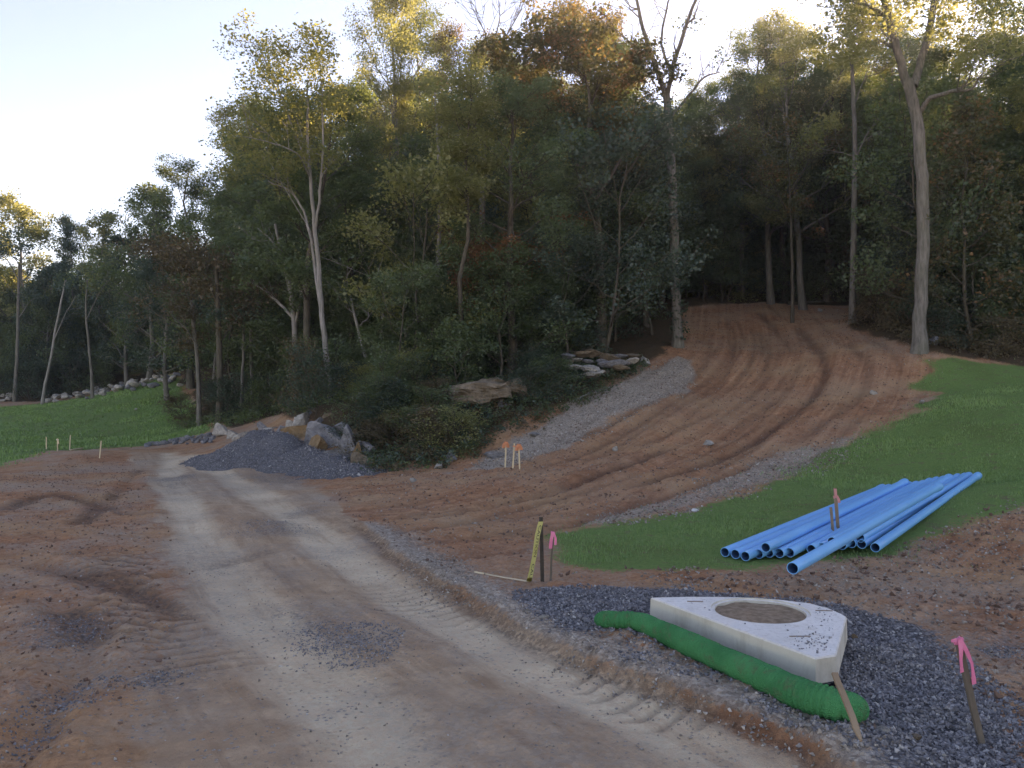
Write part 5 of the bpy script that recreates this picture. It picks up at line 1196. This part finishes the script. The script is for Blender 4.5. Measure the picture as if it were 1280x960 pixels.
M['lath'] = mat_simple('new_wood_lath', (0.50, 0.40, 0.26), (0.66, 0.55, 0.38), 6, .8, .3, 60, .2, (1, 1, .1)); M['old_lath'] = mat_simple('weathered_wood', (0.09, 0.075, 0.06), (0.20, 0.165, 0.13), 8, .85, .5, 60, .2, (1, 1, .08))
M['brown_lath'] = mat_simple('brown_wood', (0.20, 0.14, 0.09), (0.36, 0.265, 0.18), 8, .85, .4, 60, .2, (1, 1, .1)); M['steel'] = mat_simple('dark_painted_steel', (0.025, 0.022, 0.018), (0.07, 0.055, 0.04), 20, .6, .3, 80, .4)
M['ink'] = mat_simple('black_print', (0.02, 0.02, 0.02), (0.03, 0.03, 0.03), 5, .6, 0, 5)
def lath_mesh(w, t_, L, mat, point=True, seed=0):
    r = np.random.default_rng(seed); bm = bmesh.new(); vs = []; n = 7
    for i in range(n):
        z = -0.12 + (L + .12) * i / (n - 1); s = 1.0 if not (point and i == 0) else .3; j = r.normal(0, .0015, 2)
        vs.append([bm.verts.new((sx * w / 2 * s + j[0], sy * t_ / 2 + j[1], z)) for sx, sy in ((-1, -1), (1, -1), (1, 1), (-1, 1))])
    for a, b in zip(vs[:-1], vs[1:]):
        for q in range(4): bm.faces.new((a[q], a[(q + 1) % 4], b[(q + 1) % 4], b[q]))
    bm.faces.new(vs[0][::-1]); bm.faces.new(vs[-1]); bmesh.ops.bevel(bm, geom=[e for e in bm.edges if abs(e.verts[0].co.z - e.verts[1].co.z) > .01], offset=.002, segments=1, affect='EDGES'); return bm_mesh('lath', bm, mat)
def ribbon(P, W_, mat, parent, name='ribbon', wdir=(1, 0, 0), thick=.0015):
    """flat strip along P"""
    P = np.array(P, float); w = np.array(wdir, float); s = np.linspace(0, len(P) - 1, (len(P) - 1) * 5 + 1); Q = np.stack([np.interp(s, np.arange(len(P)), P[:, i]) for i in range(3)], 1)
    tg = np.gradient(Q, axis=0); n = np.cross(tg, w); n /= np.linalg.norm(n, axis=1)[:, None] + 1e-9; tw = .25 * np.sin(s * 2.1)[:, None]; ww = w + n * tw; ww /= np.linalg.norm(ww, axis=1)[:, None]
    V = np.concatenate([Q - ww * W_ / 2 + n * thick, Q + ww * W_ / 2 + n * thick, Q + ww * W_ / 2 - n * thick, Q - ww * W_ / 2 - n * thick]); m = len(Q); F = []
    for i in range(m - 1):
        for a in range(4): b = (a + 1) % 4; F.append([a * m + i, b * m + i, b * m + i + 1, a * m + i + 1])
    F += [[0, m, 2 * m, 3 * m], [m - 1, 4 * m - 1, 3 * m - 1, 2 * m - 1]]
    return link(name, mesh_np(name, V, np.array(F), mat, False), parent)
def stake(base, top, w, t_, mat, label, cat='stake', name='survey_stake', group=None, d=None, ddt=0.0, seed=0, rz=0.0):
    p = pg(*base); z = gz(*p); d = p[1]
    q = at(top[0], top[1], d + ddt); v = Vector((q[0] - p[0], q[1] - p[1], q[2] - z)); L = v.length
    o = bpy.data.objects.new(name, None); COL.objects.link(o); o.location = (p[0], p[1], z)
    o.rotation_euler = (Vector((0, 0, 1)).rotation_difference(v).to_matrix() @ Matrix.Rotation(rz, 3, 'Z')).to_euler(); tag(o, label, cat, group)
    link('lath', lath_mesh(w, t_, L, mat, True, seed), o); return o, L
def knot(o, z, w, mat): # a turn of ribbon round the lath
    bm = bmesh.new(); bmesh.ops.create_cube(bm, size=1); bmesh.ops.subdivide_edges(bm, edges=bm.edges[:], cuts=1)
    for v in bm.verts: v.co = Vector((v.co.x * (w + .012), v.co.y * .024, v.co.z * .028)) + Vector(RNG.normal(0, .0025, 3))
    link('ribbon_knot', bm_mesh('ribbon_knot', bm, mat), o, (0, 0, z))
# foreground stake
o, L = stake((1227, 938), (1197, 798), .040, .016, M['old_lath'], 'weathered wooden stake with long pink ribbon standing in the dark gravel at lower right', seed=1, rz=.3)
knot(o, L - .012, .042, M['pink'])
ribbon([(0, -.012, L - .005), (-.012, -.022, L - .05), (-.035, -.026, L - .11), (-.046, -.026, L - .175)], .026, M['pink'], o)
ribbon([(.004, -.012, L - .005), (.020, -.022, L - .07), (.036, -.024, L - .15), (.030, -.022, L - .21), (.022, -.022, L - .265)], .024, M['pink'], o)
ribbon([(-.02, -.012, L + .002), (-.045, -.015, L + .004), (-.060, -.014, L + .006)], .016, M['pink'], o, wdir=(0, 0, 1))
# stake pinning the roll
p = at(1067, 901, 4.36); zb = p[2]; q = at(1043.5, 841, 4.62); v = Vector((q[0] - p[0], q[1] - p[1], q[2] - zb))
o = bpy.data.objects.new('wooden_stake', None); COL.objects.link(o); o.location = (p[0], p[1], zb); o.rotation_euler = Vector((0, 0, 1)).rotation_difference(v).to_euler(); tag(o, 'short brown wooden stake leaning across the near end of the green roll', 'stake'); link('lath', lath_mesh(.034, .018, v.length, M['brown_lath'], True, 9), o)
# steel post and caution tape
p = pg(678, 732); z = gz(*p); PB = np.array([p[0], p[1], z])
o = bpy.data.objects.new('steel_post', None); COL.objects.link(o); o.location = PB; o.rotation_euler = (0, R(-1.5), .5); tag(o, 'thin dark steel fence post holding the yellow caution tape', 'post')
PH = CAM_H - (646 - 490) / FPX * p[1] - z
bm = bmesh.new()
for (sx, sy, cx, cy) in [(.042, .006, 0, 0), (.006, .03, 0, .018)]:
    mt = bmesh.ops.create_cube(bm, size=1); bmesh.ops.scale(bm, vec=(sx, sy, PH + .2), verts=mt['verts']); bmesh.ops.translate(bm, vec=(cx, cy, PH / 2 - .1), verts=mt['verts'])
link('post_shaft', bm_mesh('post_shaft', bm, M['steel']), o)
bm = bmesh.new()
for i in range(9):
    mt = bmesh.ops.create_cube(bm, size=1); bmesh.ops.scale(bm, vec=(.012, .008, .014), verts=mt['verts']); bmesh.ops.translate(bm, vec=(0, -.0065, .06 + i * (PH - .1) / 8), verts=mt['verts'])
link('post_studs', bm_mesh('post_studs', bm, M['steel']), o)
tp = [at(676, 652, p[1] - .03), at(672, 668, p[1] - .06), at(668, 695, p[1] - .10), at(662.5, 722, p[1] - .16)]; e = pg(661, 731); tp.append(np.array([e[0], e[1], gz(*e) + .012]))
ct = np.array(tp[-1]); o = bpy.data.objects.new('caution_tape', None); COL.objects.link(o); o.location = ct; tag(o, 'yellow caution tape hanging from the steel post and trailing along the ground', 'tape')
T1 = [np.array(q) - ct for q in tp]; ribbon(T1, .052, M['yellow'], o, 'tape_strip', wdir=(.97, .25, 0))
g1 = pg(628, 729); g2 = pg(593, 725.5)
ribbon([np.zeros(3), np.array([g1[0], g1[1], gz(*g1) + .03]) - ct, np.array([g2[0], g2[1], gz(*g2) + .02]) - ct], .02, M['lath'], o, 'tape_tail', wdir=(.05, .8, .6))
fc = bpy.data.curves.new('lettering', 'FONT'); fc.body = 'CAUTION   CAUTION'; fc.size = .042; fc.align_x = 'CENTER'; fc.align_y = 'CENTER'; fo = bpy.data.objects.new('lettering', fc); COL.objects.link(fo)
dg = bpy.context.evaluated_depsgraph_get(); lm = bpy.data.meshes.new_from_object(fo.evaluated_get(dg)); bpy.data.objects.remove(fo)
Q = np.array(T1); sl = np.concatenate([[0], np.cumsum(np.linalg.norm(np.diff(Q, axis=0), axis=1))]); tot = sl[-1]; co = np.array([v.co[:] for v in lm.vertices]); wl = co[:, 0].max() - co[:, 0].min(); s = (co[:, 0] / wl + .5) * tot * .9 + tot * .05
wv = np.array([.97, .25, 0]); B3 = np.stack([np.interp(s, sl, Q[:, i]) for i in range(3)], 1) + np.outer(co[:, 1] * .9, wv) + np.array([0.004, -.016, .002])
lm.vertices.foreach_set('co', B3.astype(np.float32).ravel()); lm.materials.clear(); lm.materials.append(M['ink']); lm.update(); link('lettering', lm, o)
# pink stake beside it
o, L = stake((688, 731), (691, 665), .022, .012, M['old_lath'], 'thin stake with pink ribbon beside the steel post', seed=2); knot(o, L - .01, .024, M['pink'])
ribbon([(0, -.012, L), (-.012, -.018, L - .07), (-.018, -.018, L - .17)], .034, M['pink'], o); ribbon([(.006, -.012, L), (.03, -.018, L - .06), (.032, -.018, L - .13)], .026, M['pink'], o)
# stakes by the three-lath group
for i, (b, t_, l) in enumerate([((631.5, 582.5), (632.5, 552), 'left one of three orange-topped laths below the grey gravel strip, set apart from the pair'), ((641, 585), (643, 554), 'bare-topped middle lath of the three below the grey gravel strip'), ((649.5, 585), (648.5, 555), 'right one of three orange-topped laths below the grey gravel strip')]):
    o, L = stake(b, t_, .036, .02, M['lath'], l, seed=10 + i); o['group'] = 'laths below the gravel strip'
    if i != 1:
        knot(o, L - .02, .05, M['orange']); ribbon([(0, -.014, L), (-.04, -.02, L - .06), (-.055, -.02, L - .15)], .08, M['orange'], o); ribbon([(0, -.014, L), (.035, -.02, L - .06), (.05, -.02, L - .14)], .08, M['orange'], o)
    else: knot(o, L - .07, .05, M['orange'])
# laths at the far left
for i, (b, t_, l) in enumerate([((58, 562), (58, 546), 'leftmost lath on the dirt crest beside the left lawn'), ((72, 565), (72, 548), 'lath with a rag tied at its top on the dirt crest'), ((87, 562), (88, 544), 'third lath from the left on the dirt crest'), ((124.5, 574), (126.5, 551), 'tallest lath on the dirt crest, nearest the road')]):
    o, L = stake(b, t_, .036, .02, M['lath'], l, seed=20 + i); o['group'] = 'laths on the dirt crest'
    if i == 1: knot(o, L - .05, .08, M['white']); ribbon([(0, -.02, L - .02), (.03, -.03, L - .1), (.04, -.03, L - .2)], .07, M['lath'], o)
p = pg(88, 563); q = pg(104, 561.5); bar('loose_lath', (p[0], p[1], gz(*p) + .03), (q[0], q[1], gz(*q) + .05), .03, .03, M['lath'], 'pale lath lying flat on the dirt crest', 'lath')
# litter on the grass edge
p = pg(868, 638); bm = bmesh.new(); bmesh.ops.create_icosphere(bm, subdivisions=2, radius=.055)
for v in bm.verts: v.co = Vector((v.co.x * 1.3, v.co.y, v.co.z * .7)) * random.uniform(.65, 1.2)
tag(link('crumpled_bag', bm_mesh('crumpled_bag', bm, M['white']), None, (p[0], p[1], gz(*p) + .03)), 'crumpled white plastic bag at the edge of the grass below the track', 'litter')
p = pg(868, 629); bm = bmesh.new(); bmesh.ops.create_icosphere(bm, subdivisions=2, radius=.03)

# ================================================================== blue pipes
PR = .058; PLN = 6.1
M['pipe'] = None
t = NT('blue_pvc'); v = t.obj(); c = t.ramp(t.noise(v, 1.5, 3), (0.075, 0.41, 0.78), (0.11, 0.47, 0.84), .3, .7); c = t.mix(t.rng(t.noise(t.n('Mapping', inp={'Vector': v, 'Scale': (1, 12, 12)}).outputs[0], 2.2, 5, .7), .60, .78, 0, .35), c, (0.22, 0.24, 0.27))
M['pipe'] = t.bsdf(c, .38, t.bump(t.noise(v, 30, 3), .08, .004), .45)
t = NT('pipe_bore'); M['bore'] = t.bsdf((0.035, 0.12, 0.27), .6, None, .3)
def lathe(name, prof, mat, k=28):
    a = np.arange(k) * 2 * math.pi / k; V = np.concatenate([np.stack([np.full(k, x), r * np.cos(a), r * np.sin(a)], 1) for x, r in prof]); F = []
    for i in range(len(prof) - 1):
        j = np.arange(k); F.append(np.stack([i * k + j, i * k + (j + 1) % k, (i + 1) * k + (j + 1) % k, (i + 1) * k + j], 1))
    return mesh_np(name, V, np.concatenate(F), mat, True)
wall = .0075
PIPE_BODY = lathe('barrel', [(.004, PR - wall - .001), (0, PR - wall + .001), (0, PR - .002), (.006, PR)] + [(x, PR) for x in np.linspace(.3, PLN - .3, 12)] + [(PLN - .28, PR)], M['pipe'])
PIPE_IN = lathe('bore', [(.003, PR - wall), (.4, PR - wall), (PLN - .3, PR - wall), (PLN - .02, PR - wall)], M['bore'])
PIPE_BELL = lathe('bell_end', [(PLN - .29, PR + .0005), (PLN - .22, PR + .009), (PLN - .12, PR + .009), (PLN - .10, PR + .012), (PLN - .06, PR + .012), (PLN - .04, PR + .009), (PLN, PR + .009), (PLN, PR + .002), (PLN - .2, PR + .001)], M['pipe'])
for me in (PIPE_BODY, PIPE_BELL):
    for p_ in me.polygons: p_.use_smooth = True
def pipe(un, vn_, hn, uf, hf, label, L0=0.0):
    """near open end at pixel (un, vn_) with its axis hn above the ground; far end heading for column uf, hf above the ground"""
    z = .1
    for _ in range(8):
        q = on_z(un, vn_, z); z = float(base_h(np.array([q[0]]), np.array([q[1]]))[0]) + hn
    A = on_z(un, vn_, z); best = None
    for dd in np.linspace(A[1] + 2.5, A[1] + 6, 200):
        x = (uf - 640) / FPX * dd; zf = float(base_h(np.array([x]), np.array([dd]))[0]) + hf; B = np.array([x, dd, zf]); e = abs(np.linalg.norm(B - A) - PLN)
        if best is None or e < best[0]: best = (e, B)
    B = best[1]; tt = np.linspace(.05, 1, 24); ln = A[None] + (B - A)[None] * tt[:, None]; lift = max(0.0, float((ground(ln[:, 0], ln[:, 1]) + PR * .8 - ln[:, 2]).max())); A = A + [0, 0, lift * .3]; B = B + [0, 0, lift]; v = Vector(B - A).normalized()
    o = bpy.data.objects.new('blue_pipe', None); COL.objects.link(o); o.location = A; o.rotation_euler = (v.to_track_quat('X', 'Z')).to_euler(); tag(o, label, 'pipe', 'blue pipes stacked on the grass')
    link('barrel', PIPE_BODY, o); link('bore', PIPE_IN, o); link('bell_end', PIPE_BELL, o); print('pipe', label, pix_u(*B[:2]), pix_v(*B)); return A, B
un_ = [906, 919, 931.5, 948, 961, 974, 987, 1014, 1027, 1040, 1052, 1064, 1077, 1094]; uf_ = [1103, 1111, 1119.5, 1128, 1136.5, 1145, 1153.5, 1162, 1170.5, 1179, 1188, 1197, 1206, 1222]
vn_list = [691, 693.5, 696, 693.6, 692.5, 693, 692.5, 689, 687, 687, 685, 683, 684, 688]
for i in range(14):
    l = 'outermost blue pipe on the lawn side of the stack' if i == 0 else 'outermost blue pipe on the bare-soil side of the stack' if i == 13 else nth(i + 1) + ' bottom pipe from the lawn side of the blue stack' if i < 8 else nth(14 - i) + ' bottom pipe from the bare-soil side of the blue stack'
    pipe(un_[i], vn_list[i], PR + .008, uf_[i], PR + .008, l)
T_ = PR + .118
pipe(957, 684.5, T_, 1131, T_, 'upper pipe resting on the lawn side of the blue stack')
pipe(1040, 677.0, T_, 1186, T_ + .02, 'upper pipe right of the wooden stakes in the blue stack')
pipe(1075, 672.5, T_, 1211, T_ + .02, 'upper pipe on the bare-soil side of the blue stack')
pipe(990.6, 710.5, PR + .225, 1173, PR + .235, 'topmost pipe lying askew across the blue stack and jutting out nearest the viewer')
# stakes standing among the pipes
o, L = stake((1049, 674), (1043.5, 610), .042, .018, M['brown_lath'], 'tall stake with faded pink ribbon standing in the blue pipe stack', seed=30); knot(o, L - .12, .046, M['pale_pink']); ribbon([(.01, -.014, L - .1), (.03, -.02, L - .15), (.036, -.02, L - .2)], .035, M['pale_pink'], o); ribbon([(0, -.012, L - .01), (0, -.0125, L - .11)], .036, M['pale_pink'], o)
o, L = stake((1042, 677), (1038.5, 634), .034, .018, M['brown_lath'], 'shorter bare stake beside the ribboned one in the blue pipe stack', seed=31)

finish_labels()
print('tris', sum(len(p.vertices) - 2 for m_ in bpy.data.meshes for p in m_.polygons) if False else sum(len(m_.loops) - 2 * len(m_.polygons) for m_ in bpy.data.meshes))

# ================================================================== haze box added to lift the dark tones, like a lens veil
bm = bmesh.new(); bmesh.ops.create_cube(bm, size=1); me = bpy.data.meshes.new('added_haze'); bm.to_mesh(me); bm.free()
hm = bpy.data.materials.new('added_haze_air'); hm.use_nodes = True; nt_ = hm.node_tree; nt_.nodes.clear(); ou = nt_.nodes.new('ShaderNodeOutputMaterial'); pv = nt_.nodes.new('ShaderNodeVolumePrincipled')
pv.inputs['Density'].default_value = 0.0006; pv.inputs['Color'].default_value = (.88, .93, .98, 1); pv.inputs['Anisotropy'].default_value = .6; nt_.links.new(pv.outputs[0], ou.inputs['Volume']); me.materials.append(hm)
zlo = float(Z3.min()) - 1.0; zhi = 52.0
o = link('added_haze', me, None, (0, 20, (zlo + zhi) / 2)); o.scale = (660, 640, zhi - zlo); tag(o, None, None, None, 'stuff')
